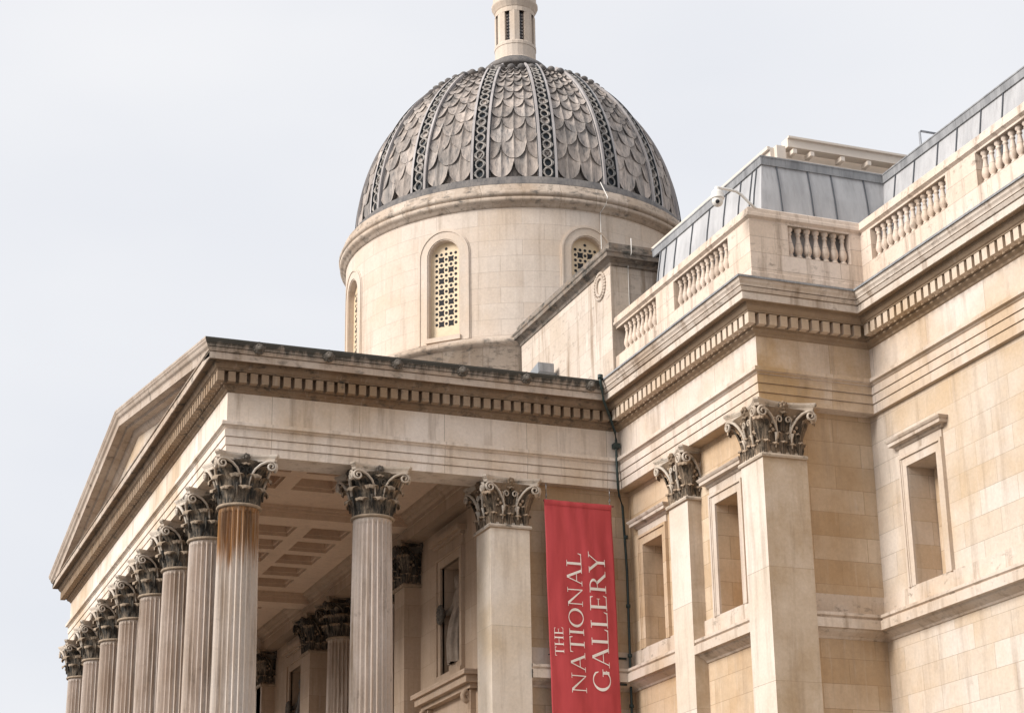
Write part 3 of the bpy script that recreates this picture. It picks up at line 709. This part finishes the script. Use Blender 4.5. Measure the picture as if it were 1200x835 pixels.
# ------------------------------------------------------------------ drum
RD = 5.52
def tomesh(o):
    dg = bpy.context.evaluated_depsgraph_get(); me = bpy.data.meshes.new_from_object(o.evaluated_get(dg)); return me
mb = MB(); n = 128; R2 = RD-.55; zb, zt = 6.1, 10.75
pr = [(R2, zb), (RD, zb), (RD, zt), (R2, zt)]
mb.lathe(pr+[pr[0]], n, (0, 0), 0, False)
drum_me = mb.mesh('drum', [M_drum])
tmp = bpy.data.objects.new('drum', drum_me); C.objects.link(tmp)
cut = MB(); hwid = .50
for k in range(8):
    a = radians(45*k); o = (cos(a), sin(a)); t = (-sin(a), cos(a))
    poly = [(-hwid, 6.5), (hwid, 6.5), (hwid, 9.02)]+[(hwid*cos(q*pi/10), 9.02+hwid*sin(q*pi/10)) for q in range(1, 10)]+[(-hwid, 9.02)]
    cut.prism(poly, RD-1.2, RD+.6, lambda A, Bz, T: (o[0]*T+t[0]*A, o[1]*T+t[1]*A, Bz))
cm = cut.mesh('cut', [M_drum]); co = bpy.data.objects.new('cut', cm); C.objects.link(co)
bm_ = tmp.modifiers.new('b', 'BOOLEAN'); bm_.object = co; bm_.operation = 'DIFFERENCE'; bm_.solver = 'EXACT'
bpy.context.view_layer.update(); me2 = tomesh(tmp)
bpy.data.objects.remove(tmp); bpy.data.objects.remove(co)
me2.name = 'drum'
# curved block joints come from a dedicated material in cylinder coordinates
def drum_mat():
    m = stone('drum_ashlar', c1=(.63,.545,.47), c2=(.605,.51,.43), c3=(.56,.43,.31), ochre=.6, block=(1.3,.49), joint=.4, streak=.45)
    nt = m.node_tree; N = NT(nt)
    brs = [x for x in nt.nodes if x.bl_idname == 'ShaderNodeTexBrick']
    g = N.n('ShaderNodeNewGeometry'); v = N.n('ShaderNodeVectorMath', {0: g.outputs['Position'], 1: (AX, AY, 0)}, operation='SUBTRACT').outputs[0]
    s = N.n('ShaderNodeSeparateXYZ', {0: v}); an = N.math('ARCTAN2', s.outputs[1], s.outputs[0]); an = N.math('MULTIPLY', an, RD)
    vec = N.n('ShaderNodeCombineXYZ', {0: an, 1: s.outputs[2], 2: 0.}).outputs[0]
    for b in brs: nt.links.new(vec, b.inputs['Vector'])
    return m
me2.materials.clear(); me2.materials.append(drum_mat())
drum = obj('drum', me2, None, B, (AX, AY, 0), label='round pale stone drum under the dome')
mb = MB(); mb.lathe([(RD+.22, 2.), (RD+.22, 5.96), (RD+.26, 5.97), (RD+.36, 6.02), (RD+.38, 6.06), (RD+.38, 6.13), (RD+.30, 6.16), (RD+.1, 6.30), (RD-.3, 6.34)], 128)
obj('drum_base', mb, M_dcor, drum, (AX, AY, 0))
mb = MB(); mb.lathe([(RD+.002, 10.33), (RD+.04, 10.34), (RD+.07, 10.40), (RD+.13, 10.46), (RD+.19, 10.49), (RD+.20, 10.60), (RD+.15, 10.61), (RD+.15, 10.64), (RD+.21, 10.65), (RD+.23, 10.73), (RD+.20, 10.80), (RD+.15, 10.83), (RD+.15, 10.92), (RD+.11, 10.93), (RD+.11, 11.04), (RD+.05, 11.06), (RD+.02, 11.08)], 128)
obj('drum_cornice', mb, M_dcor, drum, (AX, AY, 0))
mb = MB(); mb.lathe([(RD+.0, 11.06), (RD+.03, 11.10), (RD-.04, 11.13), (RD-.05, 11.24), (RD-.12, 11.27), (RD-.16, 11.40), (RD-.3, 11.46)], 128)
obj('lead_band', mb, M_bandm, drum, (AX, AY, 0))
# window surrounds and pierced grilles
wm = MB(); wo = .36
def arcpts(h, base=6.34, spring=9.02, n=16): return [(h, base)]+[(h*cos(q*pi/n), spring+h*sin(q*pi/n)) for q in range(n+1)]+[(-h, base)]
def onwall(a, z, r):   # wrap a flat offset onto the drum, local +X outwards
    th = a/RD; return (r*cos(th), r*sin(th), z)
for (h0, h1, r) in ((hwid+.03, hwid+.26, RD+.025), (hwid+.26, hwid+.31, RD+.05), (hwid+.31, hwid+.35, RD+.02)):
    A, Bp = arcpts(h0), arcpts(h1); k = len(A)
    vs = [onwall(a, z, r) for a, z in A]+[onwall(a, z, r) for a, z in Bp]+[onwall(a, z, RD-.02) for a, z in A]+[onwall(a, z, RD-.02) for a, z in Bp]
    wm.add(vs, [(i, i+1, k+i+1, k+i) for i in range(k-1)]+[(2*k+i, 2*k+i+1, i+1, i) for i in range(k-1)]+[(k+i, k+i+1, 3*k+i+1, 3*k+i) for i in range(k-1)])
wm.box(RD-.2, RD+.06, -.55, .55, 6.36, 6.5)
WMs = wm.mesh('drum_window', [M_drum])
gm = MB(); RG = RD-.20
poly = [(-hwid-.02, 6.45), (hwid+.02, 6.45), (hwid+.02, 9.02)]+[((hwid+.02)*cos(q*pi/12), 9.02+(hwid+.02)*sin(q*pi/12)) for q in range(1, 12)]+[(-hwid-.02, 9.02)]
gm.prism(poly, RG-.04, RG, lambda A, Bz, T: (T, A, Bz))
def star(cy_, cz_, r, mi=1):
    pts = []
    for q in range(16):
        a = 2*pi*q/16+pi/4; rr = r*(1.25 if q % 4 == 0 else (.72 if q % 4 == 2 else .86)); pts.append((RG+.004, cy_+rr*cos(a), cz_+rr*sin(a)))
    gm.add(pts, [tuple(range(16))], mi)
def dot(cy_, cz_, r, mi=1): gm.add([(RG+.004, cy_+r*cos(2*pi*q/10), cz_+r*sin(2*pi*q/10)) for q in range(10)], [tuple(range(10))], mi)
P_ = .335
for row in range(8):
    zc = 6.98+row*P_
    for c_ in (-1, 1):
        if zc < 9.2: star(c_*.155, zc, .104)
    for half in (0, 1):
        for c_ in (-2, -1, 0, 1, 2):
            y = c_*.155; z = zc+half*P_/2
            if (c_ in (-1, 1)) and half == 0: continue
            if (y*y+(max(0, z-9.02))**2) > (hwid-.07)**2: continue
            if half == 0 or c_ % 2 == 0 or True: dot(y, z, .048)
GMs = gm.mesh('grille', [M_cream, M_dark])
for k in range(8):
    w = obj('drum_window', WMs, None, B, (AX, AY, 0), radians(45*k), group='arched windows round the drum')
    obj('grille', GMs, None, w, (AX, AY, 0), radians(45*k))
mb = MB()
for th, z0, z1 in ((4.5, 6.6, 10.34),): mb.tube([((RD+.03)*cos(radians(th)), (RD+.03)*sin(radians(th)), z0), ((RD+.03)*cos(radians(th)), (RD+.03)*sin(radians(th)), z1), ((RD+.30)*cos(radians(th+.5)), (RD+.30)*sin(radians(th+.5)), 10.5), ((RD+.32)*cos(radians(th+1)), (RD+.32)*sin(radians(th+1)), 10.75), ((RD+.1)*cos(radians(th)), (RD+.1)*sin(radians(th)), 11.3)], .014, 6)
obj('conductor_cable', mb, M_white, drum, (AX, AY, 0))
mb = MB(); mb.tube([(ATX1+.30, ATY+.45, 6.6), (ATX1+.30, ATY+.45, 6.2), (ATX1+.06, ATY+.45, 6.0), (ATX1+.06, ATY+.45, 3.)], .012, 6)
obj('conductor_cable', mb, M_white, at)

# ------------------------------------------------------------------ dome
DZ0, DR, DH = 11.36, 5.10, 5.92
def dp(th, lat, off=0.):      # lat 0..1 -> angle from equator
    a = lat*pi/2; r = (DR+off)*cos(a); return (r*cos(th), r*sin(th), DZ0+(DH+off)*sin(a))
mb = MB(); mb.lathe([(DR*cos(k/40*pi/2)-.06, DZ0+(DH-.06)*sin(k/40*pi/2)) for k in range(40)], 96)
LATTOP = .62      # the ring of knobs
nrows = 14
lat_edges = [0]; s_ = 1.0; tot = 0
hs = [1.0*(.925**k) for k in range(nrows+1)]; cum = [.25]
for h in hs: cum.append(cum[-1]+h)
cum = [c/cum[-1]*LATTOP for c in cum]
for k in range(16):
    th0 = k*pi/8     # gore centre (ribs sit at odd multiples of 11.25 deg)
    for r in range(nrows+1):
        latb = cum[r]-.004; h = (cum[min(r+1, nrows)+0]-cum[r]) if r < nrows else cum[r]-cum[r-1]
        L = h*2.25
        tm = radians(22.5) - .48/(DR*cos(cum[r]*pi/2)+.001)     # angular width between ribs
        cs = (-.25, .25) if r % 2 == 0 else (-.5, 0, .5)
        for c_ in cs:
            tc = th0+c_*tm; hw_ = tm*.25*1.0; jit = random.uniform(-.012, .012)
            def fn(u, v, tc=tc, hw_=hw_, latb=latb, L=L, jit=jit):
                # u: 0 bottom tip .. 1 top ; v across
                vv = (v-.5)*2; e = sqrt(max(0, 1-(vv)**2)) 
                tip = (1-e)*.42
                lat = latb+L*(tip+(1-tip)*u)
                off = (.105+.04*abs(vv)**3)*(1-u)**1.0*(1-.30*(1-abs(vv)))+.085*max(0, 1-abs(vv)*4.5)*(.5+.5*u)+jit-.01-.02*(abs(vv) > .95)
                return dp(tc+hw_*vv*1.02, lat, off)
            mb.grid(fn, 5, 12, 0, False)
            # thickness at the rounded bottom edge
            def lip(u, v, tc=tc, hw_=hw_, latb=latb, L=L, jit=jit):
                vv = (v-.5)*2; e = sqrt(max(0, 1-vv**2)); tip = (1-e)*.42
                off = (.105+.04*abs(vv)**3)*(1-.30*(1-abs(vv)))+.085*max(0, 1-abs(vv)*4.5)*.5+jit-.01-.02*(abs(vv) > .95)
                return dp(tc+hw_*vv*1.02, latb+L*tip+.002*u, off-(.13*u))
            mb.grid(lip, 1, 12, 1, False)
dome = obj('dome', mb, [M_scale, M_bandm], B, (AX, AY, 0), label='dome covered in grey brown fish-scale lead tiles')
rb = MB(); NR = 60
def rp(lat, s, off, wid=1.):  # s metres sideways at the base, narrowing upwards
    r = DR*cos(lat*pi/2); w = s*(.45+.55*r/DR); return dp(w/max(r, .5), lat, off)
latmax = .66
for s0, s1, off, mi in ((-.27, -.195, .17, 0), (.195, .27, .17, 0), (-.195, .195, .07, 1), (-.30, -.27, .10, 1), (.27, .30, .10, 1)):
    rb.grid(lambda u, v: rp(u*latmax, s0+(s1-s0)*v, off), NR, 1, mi)
for s, a, b in ((-.27, .10, .17), (.27, .17, .10), (-.195, .17, .07), (.195, .07, .17), (-.30, -.05, .1), (.30, .1, -.05)):
    rb.grid(lambda u, v: rp(u*latmax, s, a+(b-a)*v), NR, 1, 0 if abs(s) > .2 else 1)
lat = .012; q = 0
while lat < latmax-.01:
    r = DR*cos(lat*pi/2); sc_ = .45+.55*r/DR; R0 = .125*sc_; dl = R0/DR/(pi/2)
    pts = []
    for k in range(12):
        a = 2*pi*k/12; pts.append(rp(lat+dl+dl*sin(a), .125*cos(a), .12))
    rb.tube(pts, .028*sc_+.004, 4, 2, closed=True)
    # interlacing side waves
    pts = [rp(lat+dl*2*k/6, (1 if q % 2 else -1)*.175*cos((k/6-.5)*pi), .13) for k in range(7)]
    rb.tube(pts, .018*sc_+.003, 4, 2); 
    lat += dl*2.15; q += 1
RBM = rb.mesh('rib', [M_ribm, M_ribd, M_chain])
for k in range(16): obj('rib', RBM, None, dome, (AX, AY, 0), radians(11.25+22.5*k), group='ribs of the dome')
mb = MB(); latk = .60; rk = dp(0, latk)[0]; zk = dp(0, latk)[2]
for k in range(60): a = 2*pi*k/60; mb.ball((rk*cos(a)*1.02, rk*sin(a)*1.02, zk+.09), .135, 0, 8, .85)
mb.lathe([(rk+.1, zk-.02), (rk+.05, zk+.05), (rk-.2, zk+.1), (1.0, 17.35), (.95, 17.4)], 64)
obj('knob_ring', mb, M_bandm, dome, (AX, AY, 0))
LS = -.30
mb = MB(); mb.lathe([(.90, 17.0), (.90, 17.36), (1.0, 17.42), (1.10, 17.47), (1.13, 17.48), (1.14, 17.54), (1.10, 17.62), (.98, 17.75), (.80, 17.86), (.70, 17.96)], 48)
for k in range(28): a = 2*pi*k/28; mb.ball((.95*cos(a), .95*sin(a), 17.3), .055, 1, 6, 1.8)
obj('dome_cap', mb, [M_bandm, M_scale], dome, (AX, AY, 0))
# lantern
lan = MB(); n8 = 16; RL = .70
def ring(prof, n=8, rot=radians(0)):
    p = len(prof); vs = [(.9*r*cos(rot+2*pi*i/n), .9*r*sin(rot+2*pi*i/n), z+LS) for i in range(n) for r, z in prof]
    lan.add(vs, [(i*p+j, ((i+1) % n)*p+j, ((i+1) % n)*p+j+1, i*p+j+1) for i in range(n) for j in range(p-1)])
rot8 = radians(0)
ring([(.80, 18.05), (.80, 18.25), (.76, 18.28), (.76, 18.70), (.78, 18.72), (.78, 18.82), (.74, 18.86)], 24)
ring([(.74, 19.95), (.74, 20.12), (.76, 20.14), (.79, 20.2), (.86, 20.32), (.87, 20.36), (.86, 20.42), (.82, 20.44), (.80, 20.8), (.55, 21.2), (.2, 21.5), (.05, 22.4)], 24)
for k in range(8):   # piers between the openings
    a = 2*pi*(k+.5)/8; ca, sa = cos(a), sin(a)
    vs = []
    for z in (18.84+LS, 19.97+LS):
        for rr, tt in ((.486, -.11), (.63, -.165), (.68, 0), (.63, .165), (.486, .11)): vs.append((rr*ca-tt*sa, rr*sa+tt*ca, z))
    lan.add(vs, [(i, (i+1) % 5, 5+(i+1) % 5, 5+i) for i in range(5)])
lantern = obj('lantern', lan, M_drum, dome, (AX, AY, 0))
mb = MB(); mb.lathe([(.51, 18.84+LS), (.51, 19.97+LS)], 24)
for k in range(8):
    a = 2*pi*k/8
    for z in range(9):
        for s in (-1, 1):
            c0 = (.52*cos(a)-s*.05*sin(a), .52*sin(a)+s*.05*cos(a), 18.9+z*.12+LS); mb.ball(c0, .038, 1, 6)
obj('lantern_lattice', mb, [M_seam, M_ribm], dome, (AX, AY, 0))

# ------------------------------------------------------------------ drainpipe
mb = MB(); dg = lambda o, z: (o+.07, D1-o-.07, z)
pts = [dg(.74, 2.56), dg(.72, 2.42), dg(.64, 2.2), dg(.60, 2.0), dg(.46, 1.86), dg(.30, 1.68), dg(.10, 1.40), dg(.06, 1.2), dg(.06, .72), dg(.06, .5), dg(.03, .0), (-.04, D1-.02, -.15), (-.12, D1+.1, -.4), (-.12, D1+.16, -2), (-.12, D1+.16, -5), (-.12, D1+.16, -11.8)]
mb.tube(pts, .034, 8)
for z in (-1.2, -2.9, -4.1, -4.6, -5.3): mb.tube([(-.12, D1+.16, z), (-.12, D1+.16, z+.08)], .058, 8)
mb.tube([(-.24, D1-1.9, -4.12), (-.2, D1+.1, -4.12)], .028, 6); mb.tube([(-.0, D1-.3, -4.78), (.0, D1+.0, -4.78)], .028, 6)
mb.tube([dg(.72, 2.60), dg(.73, 2.5)], .07, 8); mb.box(.02, .18, D1-.2, D1-.04, 1.0, 1.12)
obj('drainpipe', mb, M_pipe, B)

# ------------------------------------------------------------------ banner
def banner_mat():
    m, nt = newmat('red_banner_cloth'); N = NT(nt)
    g = N.n('ShaderNodeNewGeometry'); pos = g.outputs['Position']
    n1 = N.noise(N.scale(pos, (1, 5, .8)), 1.2, 3, .5); w = N.noise(pos, 90, 2, .5)
    col = N.mix(N.ramp(n1, .3, .7), (.46,.045,.052), (.55,.062,.07))
    b = N.n('ShaderNodeBump', {'Height': w, 'Strength': .15, 'Distance': .005}).outputs[0]
    p = N.n('ShaderNodeBsdfPrincipled', {'Base Color': col, 'Roughness': .75, 'Normal': b, 'Sheen Weight': .2})
    N.n('ShaderNodeOutputMaterial', {0: p.outputs[0]}); return m
BN = empty('banner', (.08, 8.65, -9.5), 'long red vertical banner with white THE NATIONAL GALLERY lettering hanging beside the drainpipe', 'banner')
YT0, YT1, ZT0, ZT1 = 7.77, 9.52, -.46, -9.5
def bw(y, z): 
    t = (ZT0-z)/6
    return .13+.014*sin((y-7.7)*7.5+.6*z)*min(1, t*2+.25)+.010*sin(z*1.7+y*2)+.008*sin(y*13+2.2*sin(y*3+z*.9))*max(.12, 1-t*1.6)+.006*sin(z*4.3+y*5+sin(y*9))
def by(y, z): return y-.055+.020*(ZT0-z)
mb = MB()
mb.grid(lambda u, v: (bw(YT0+(YT1-YT0)*v, ZT0+(ZT1-ZT0)*u), by(YT0+(YT1-YT0)*v, ZT0+(ZT1-ZT0)*u), ZT0+(ZT1-ZT0)*u), 120, 48, 0, True)
cl = solid(obj('cloth', mb, banner_mat(), BN), .012)
mb = MB(); mb.grid(lambda u, v: (bw(YT0+(YT1-YT0)*v, ZT0-.13*u)+.014+.012*sin(u*pi), by(YT0+(YT1-YT0)*v, ZT0-.13*u), ZT0-.13*u), 4, 48, 0, True)
obj('top_hem', mb, banner_mat(), BN)
# serif letters: each glyph is a list of convex polygons in an em square (x, y)
def ell(cx, cy, rx, ry, tx, ty, a0=0, a1=360, n=28):
    out = []
    for k in range(n):
        a = radians(a0+(a1-a0)*k/n); b = radians(a0+(a1-a0)*(k+1)/n)
        out.append([(cx+rx*cos(a), cy+ry*sin(a)), (cx+rx*cos(b), cy+ry*sin(b)), (cx+(rx-tx)*cos(b), cy+(ry-ty)*sin(b)), (cx+(rx-tx)*cos(a), cy+(ry-ty)*sin(a))])
    return out
def rc(x0, x1, y0, y1): return [(x0, y0), (x1, y0), (x1, y1), (x0, y1)]
T, t_, sf = .11, .045, .035
def stem(x, y0=0, y1=1, w=T, s=.085, top=True, bot=True):
    o = [rc(x, x+w, y0, y1)]
    if bot: o += [rc(x-s, x, y0, y0+sf), rc(x+w, x+w+s, y0, y0+sf)]
    if top: o += [rc(x-s, x, y1-sf, y1), rc(x+w, x+w+s, y1-sf, y1)]
    return o
def diag(x0, y0, x1, y1, w): return [(x0, y0), (x0+w, y0), (x1+w, y1), (x1, y1)]
GL = {
 'I': (.34, stem(.115)),
 'T': (.74, stem(.315, top=False)+[rc(.03, .71, 1-t_, 1), [(.03, 1-t_), (.03, .80), (.055, .80), (.085, 1-t_)], [(.71, 1-t_), (.655, 1-t_), (.685, .80), (.71, .80)]]),
 'H': (.86, stem(.12)+stem(.63)+[rc(.23, .63, .49, .49+t_)]),
 'L': (.66, stem(.12)+[rc(.23, .62, 0, t_), [(.56, t_), (.62, t_), (.645, .22), (.62, .22)]]),
 'E': (.68, stem(.12)+[rc(.23, .59, 0, t_), rc(.23, .57, 1-t_, 1), rc(.23, .49, .5, .5+t_), [(.54, t_), (.59, t_), (.62, .2), (.595, .2)], [(.52, 1-t_), (.55, .83), (.57, .83), (.57, 1-t_)], rc(.47, .49, .42, .62)]),
 'N': (.92, [rc(.13, .13+t_, 0, 1), rc(.75, .75+t_, 0, 1), [(.10, 1), (.23, 1), (.795, 0), (.75, 0)], rc(.04, .13, 1-sf, 1), rc(.05, .27, 0, sf), rc(.66, .88, 1-sf, 1), [(.13, .87), (.13, 1), (.2, 1), (.2, .84)]]),
 'A': (.84, [diag(.10, 0, .385, 1, t_), diag(.66, 0, .365, 1, .115), rc(.22, .62, .34, .34+t_), rc(.02, .24, 0, sf), rc(.58, .86, 0, sf)]),
 'O': (.92, ell(.46, .5, .42, .52, .115, .045)),
 'G': (.90, ell(.46, .5, .42, .52, .115, .045, 45, 330)+stem(.67, .05, .45, w=T, bot=False)+[[(.70, .82), (.755, .87), (.78, .68), (.755, .68)]]),
 'R': (.80, stem(.12)+ell(.30, .755, .27, .245, .10, t_, -90, 90, 14)+[rc(.23, .30, 1-t_, 1), rc(.23, .30, .51, .51+t_), diag(.68, 0, .36, .53, .13), rc(.66, .88, 0, sf)]),
 'Y': (.80, stem(.35, 0, .45, top=False)+[diag(.35, .43, .04, 1, .125), diag(.40, .43, .69, 1, t_), rc(.0, .24, 1-sf, 1), rc(.60, .82, 1-sf, 1)]),
}
lt = MB()
def word(txt, ybase, h, z_start, z_end):
    # text runs upwards along z, letter tops point to -Y ; ybase is the baseline
    tot = sum(GL[c][0] for c in txt); k = (z_end-z_start)/tot; zz = z_start
    for i, c in enumerate(txt):
        w, polys = GL[c]
        for P in polys:
            vs = []
            for x, y in P:
                z = zz+x*k; Y = ybase-y*h
                vs.append((bw(Y, z)+.034, by(Y, z), z))
            lt.add(vs, [tuple(range(len(vs)))])
        zz += w*k
word('THE', 8.11, .22, -4.22, -3.52)
word('NATIONAL', 8.65, .385, -5.08, -1.72)
word('GALLERY', 9.26, .43, -5.02, -1.68)
obj('lettering', lt, plain('white_lettering', (.88,.83,.78), .7, var=.03), BN)
for y in (7.8, 9.46):
    mb = MB(); mb.tube([(.06, y, -.02), (.06, y, -.28)], .012, 6); mb.tube([(.06+.035*cos(a*pi/6), y, -.33+.05*sin(a*pi/6)) for a in range(12)], .010, 5, closed=True); mb.tube([(.06, y, -.38), (.06, y, -.47)], .010, 6)
    obj('hook', mb, plain('steel', (.35,.35,.36), .4, 1.), BN)
mb = MB(); mb.tube([(.06, 7.72, -.47), (.06, 9.56, -.47)], .018, 8); obj('pole', mb, plain('steel_bar', (.3,.1,.1), .5), BN)

# ------------------------------------------------------------------ small fittings
cc = empty('security_camera', (7.22, 9.9, 4.46), 'white dome security camera on a bent arm over the balustrade corner', 'camera')
cx_, cy_ = 7.25, 9.03
mb = MB(); mb.tube([(7.24, 9.95, 4.44), (7.24, 9.78, 4.58), (7.24, 9.62, 4.72), (7.25, 9.5, 4.775), (7.25, 9.3, 4.79), (7.25, 9.03, 4.80), (7.25, 9.0, 4.79)], .032, 8); mb.tube([(7.25, 9.03, 4.80), (7.25, 9.03, 4.72)], .05, 8)
obj('arm', mb, M_white, cc)
mb = MB(); mb.lathe([(.02, 4.74), (.07, 4.735), (.115, 4.70), (.135, 4.64), (.14, 4.56), (.15, 4.545), (.15, 4.525), (.13, 4.515), (.10, 4.51)], 24, (cx_, cy_)); obj('housing', mb, M_white, cc)
mb = MB(); mb.lathe([(.125, 4.52), (.125, 4.46), (.11, 4.41), (.08, 4.37), (.03, 4.345), (.001, 4.34)], 24, (cx_, cy_)); 
g_ = obj('lens_dome', mb, M_white, cc)
mb = MB(); mb.tube([(cx_+.09, cy_-.05, 4.42), (cx_+.135, cy_-.075, 4.40)], .045, 10); obj('lens', mb, M_dark, cc)

mb = MB(); mb.prism([(-4.2, 4.10), (-3.75, 4.10), (-3.62, 4.16), (-3.62, 4.44), (-4.2, 4.36)], 9.15, 9.6, lambda a, b, t: (a, t, b)); mb.box(-4.0, -3.8, 9.6, 9.76, 4.15, 4.25)
fl = obj('floodlight', mb, plain('grey_metal', (.30,.32,.34), .45, .3), None, label='small grey floodlight box on the attic wall above the portico gutter'); fl['category'] = 'floodlight'
mb = MB(); mb.box(-3.615, -3.60, 9.18, 9.57, 4.18, 4.42); obj('glass', mb, M_leadd, fl)

PY0, PY1, PZ, PZ1 = 14.87, 15.42, 7.46, 7.46
mb = MB(); pz = [(6.5, PY0, 6.1), (6.5, PY0, PZ-.03), (6.5, PY0+.03, PZ), (6.5, PY1, PZ1)]
mb.tube(pz, .028, 8)
ro = obj('roof_bracket', mb, plain('grey_steel', (.25,.26,.28), .5, .2), None, label='thin grey bent metal bracket rising above the lead roof edge'); ro['category'] = 'bracket'

# ------------------------------------------------------------------ statues
def statue(x, y, z, H, label, mat):
    e = empty('statue', (x, y, z), label, 'statue')
    joints = {'pel': (0, 0, .52, .125), 'wai': (.01, 0, .62, .095), 'che': (.02, -.01, .74, .125), 'nek': (.02, -.02, .83, .05), 'hed': (.0, -.04, .875, .062), 'top': (-.01, -.04, .935, .055),
              'kne': (.04, -.05, .27, .12), 'ank': (.06, 0, .03, .12), 'kn2': (-.07, .02, .27, .11), 'an2': (-.08, .05, .03, .11),
              'shl': (-.12, 0, .775, .055), 'ell': (-.20, -.02, .64, .042), 'hal': (-.24, -.12, .56, .035), 'shr': (.14, 0, .775, .055), 'elr': (.19, 0, .64, .042), 'har': (.12, -.10, .60, .035)}
    ks = list(joints); ed = [('pel','wai'),('wai','che'),('che','nek'),('nek','hed'),('hed','top'),('pel','kne'),('kne','ank'),('pel','kn2'),('kn2','an2'),('che','shl'),('shl','ell'),('ell','hal'),('che','shr'),('shr','elr'),('elr','har')]
    me = bpy.data.meshes.new('figure'); me.from_pydata([(a*H, b*H, c*H) for a, b, c, r in joints.values()], [(ks.index(a), ks.index(b)) for a, b in ed], [])
    me.materials.append(mat); o = put(bpy.data.objects.new('figure', me), e, (x, y, z+.25))
    sk = o.modifiers.new('s', 'SKIN'); sd = o.modifiers.new('d', 'SUBSURF'); sd.levels = 2; sd.render_levels = 2
    for i, k in enumerate(ks): r = joints[k][3]*H; me.skin_vertices[0].data[i].radius = (r, r*.85); me.skin_vertices[0].data[i].use_root = (k == 'pel')
    # drapery folds around the legs
    mb = MB()
    def fn(u, v):
        a = 2*pi*v; zz = .60*(1-u); r = (.105+.075*u**.8)*(1+.10*sin(a*11+u*3)+.06*sin(a*5+2*u)); lean = .04*sin(u*pi)
        return ((r*cos(a)*1.05-.03*u+lean*.5)*H, (r*sin(a)*.8-lean)*H, zz*H)
    mb.grid(fn, 16, 66, 0, True, cv=True)
    obj('robe', mb, mat, e, (x, y, z+.25))
    mb = MB()
    for k in range(14): a = 2*pi*k/14; mb.ball(((-.24+.065*cos(a))*H, -.17*H, (.56+.085*sin(a))*H), .03*H, 0, 6)
    mb.ball((-.24*H, -.16*H, .56*H), .055*H, 0, 8)
    obj('held_wreath', mb, M_black, e, (x, y, z+.25))
    mb = MB(); mb.ball((-.005*H, -.025*H, .90*H), .066*H, 0, 10, 1.1); mb.ball((.0, .035*H, .90*H), .04*H, 0, 8); obj('hair', mb, mat, e, (x, y, z+.25))
    mb = MB(); mb.box(-.45, .45, -.22, .4, 0, .25); obj('plinth', mb, M_in, e, (x, y, z))
M_stat = plain('statue_stone', (.27,.215,.17), .8, var=.3, scale=4, bump=.5)
statue(-4.1, YB+.28, -3.92, 2.35, 'draped stone figure holding a dark wreath in the niche left of the square pier', M_stat)
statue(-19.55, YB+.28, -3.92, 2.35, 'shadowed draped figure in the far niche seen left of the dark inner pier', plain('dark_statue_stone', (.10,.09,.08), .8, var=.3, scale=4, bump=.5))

# ------------------------------------------------------------------ ground
mb = MB(); mb.add([(-2500, -2500, GZ), (2500, -2500, GZ), (2500, 2500, GZ), (-2500, 2500, GZ)], [(0, 1, 2, 3)])
obj('ground', mb, M_ground, None, kind='structure')

# ------------------------------------------------------------------ camera
f_, cx0, cy0 = 2241.5547, 594.6475, 449.8592
yaw, pitch, roll = 1.2044, .3283, -.014187
fw = Vector((-sin(yaw)*cos(pitch), cos(yaw)*cos(pitch), sin(pitch))); rt = Vector((cos(yaw), sin(yaw), 0)); up = rt.cross(fw)
rt2 = rt*cos(roll)+up*sin(roll); up2 = up*cos(roll)-rt*sin(roll)
cam = bpy.data.cameras.new('Camera'); co_ = bpy.data.objects.new('Camera', cam); C.objects.link(co_)
cam.sensor_fit = 'HORIZONTAL'; cam.sensor_width = 36; cam.lens = f_/1200*36
cam.shift_x = (600-cx0)/1200; cam.shift_y = -(417.5-cy0)/1200
cam.clip_start = .5; cam.clip_end = 6000
R = Matrix((rt2, up2, -fw)).transposed().to_4x4()
co_.matrix_world = Matrix.Translation((41.0876, -8.8965, -12.594)) @ R
S.camera = co_

# ------------------------------------------------------------------ light
SUN_EL, SUN_AZ = radians(30), radians(4)      # azimuth: from -Y towards +X
d = Vector((sin(SUN_AZ)*cos(SUN_EL), -cos(SUN_AZ)*cos(SUN_EL), sin(SUN_EL)))
su = bpy.data.lights.new('Sun', 'SUN'); su.energy = 1.5; su.angle = radians(28); su.color = (1, .95, .895)
so = bpy.data.objects.new('Sun', su); C.objects.link(so); so.rotation_euler = d.to_track_quat('Z', 'Y').to_euler(); so.location = (20, -40, 40)
w = bpy.data.worlds.new('World'); S.world = w; w.use_nodes = True; nt = w.node_tree; nt.nodes.clear(); N = NT(nt)
sky = N.n('ShaderNodeTexSky'); sky.sky_type = 'NISHITA'; sky.sun_disc = False; sky.sun_elevation = SUN_EL; sky.sun_rotation = math.atan2(d.x, d.y); sky.air_density = 1.; sky.dust_density = 4.
tc = N.n('ShaderNodeTexCoord'); cn = N.noise(N.scale(tc.outputs['Generated'], (1, 1, 2.5)), 1.6, 4, .5)
cloud = N.mix(N.ramp(cn, .35, .65), (4.42, 4.52, 4.80), (5.2, 5.18, 5.24))
colr = N.mix(.93, sky.outputs[0], cloud)
bg = N.n('ShaderNodeBackground', {'Color': colr, 'Strength': .0625}); N.n('ShaderNodeOutputWorld', {0: bg.outputs[0]})
S.view_settings.view_transform = 'Standard'; S.view_settings.look = 'None'; S.view_settings.gamma = 1; S.view_settings.use_curve_mapping = False
S.view_settings.exposure = 1.58
S.render.engine = 'CYCLES'
S.cycles.max_bounces = 8; S.cycles.diffuse_bounces = 5
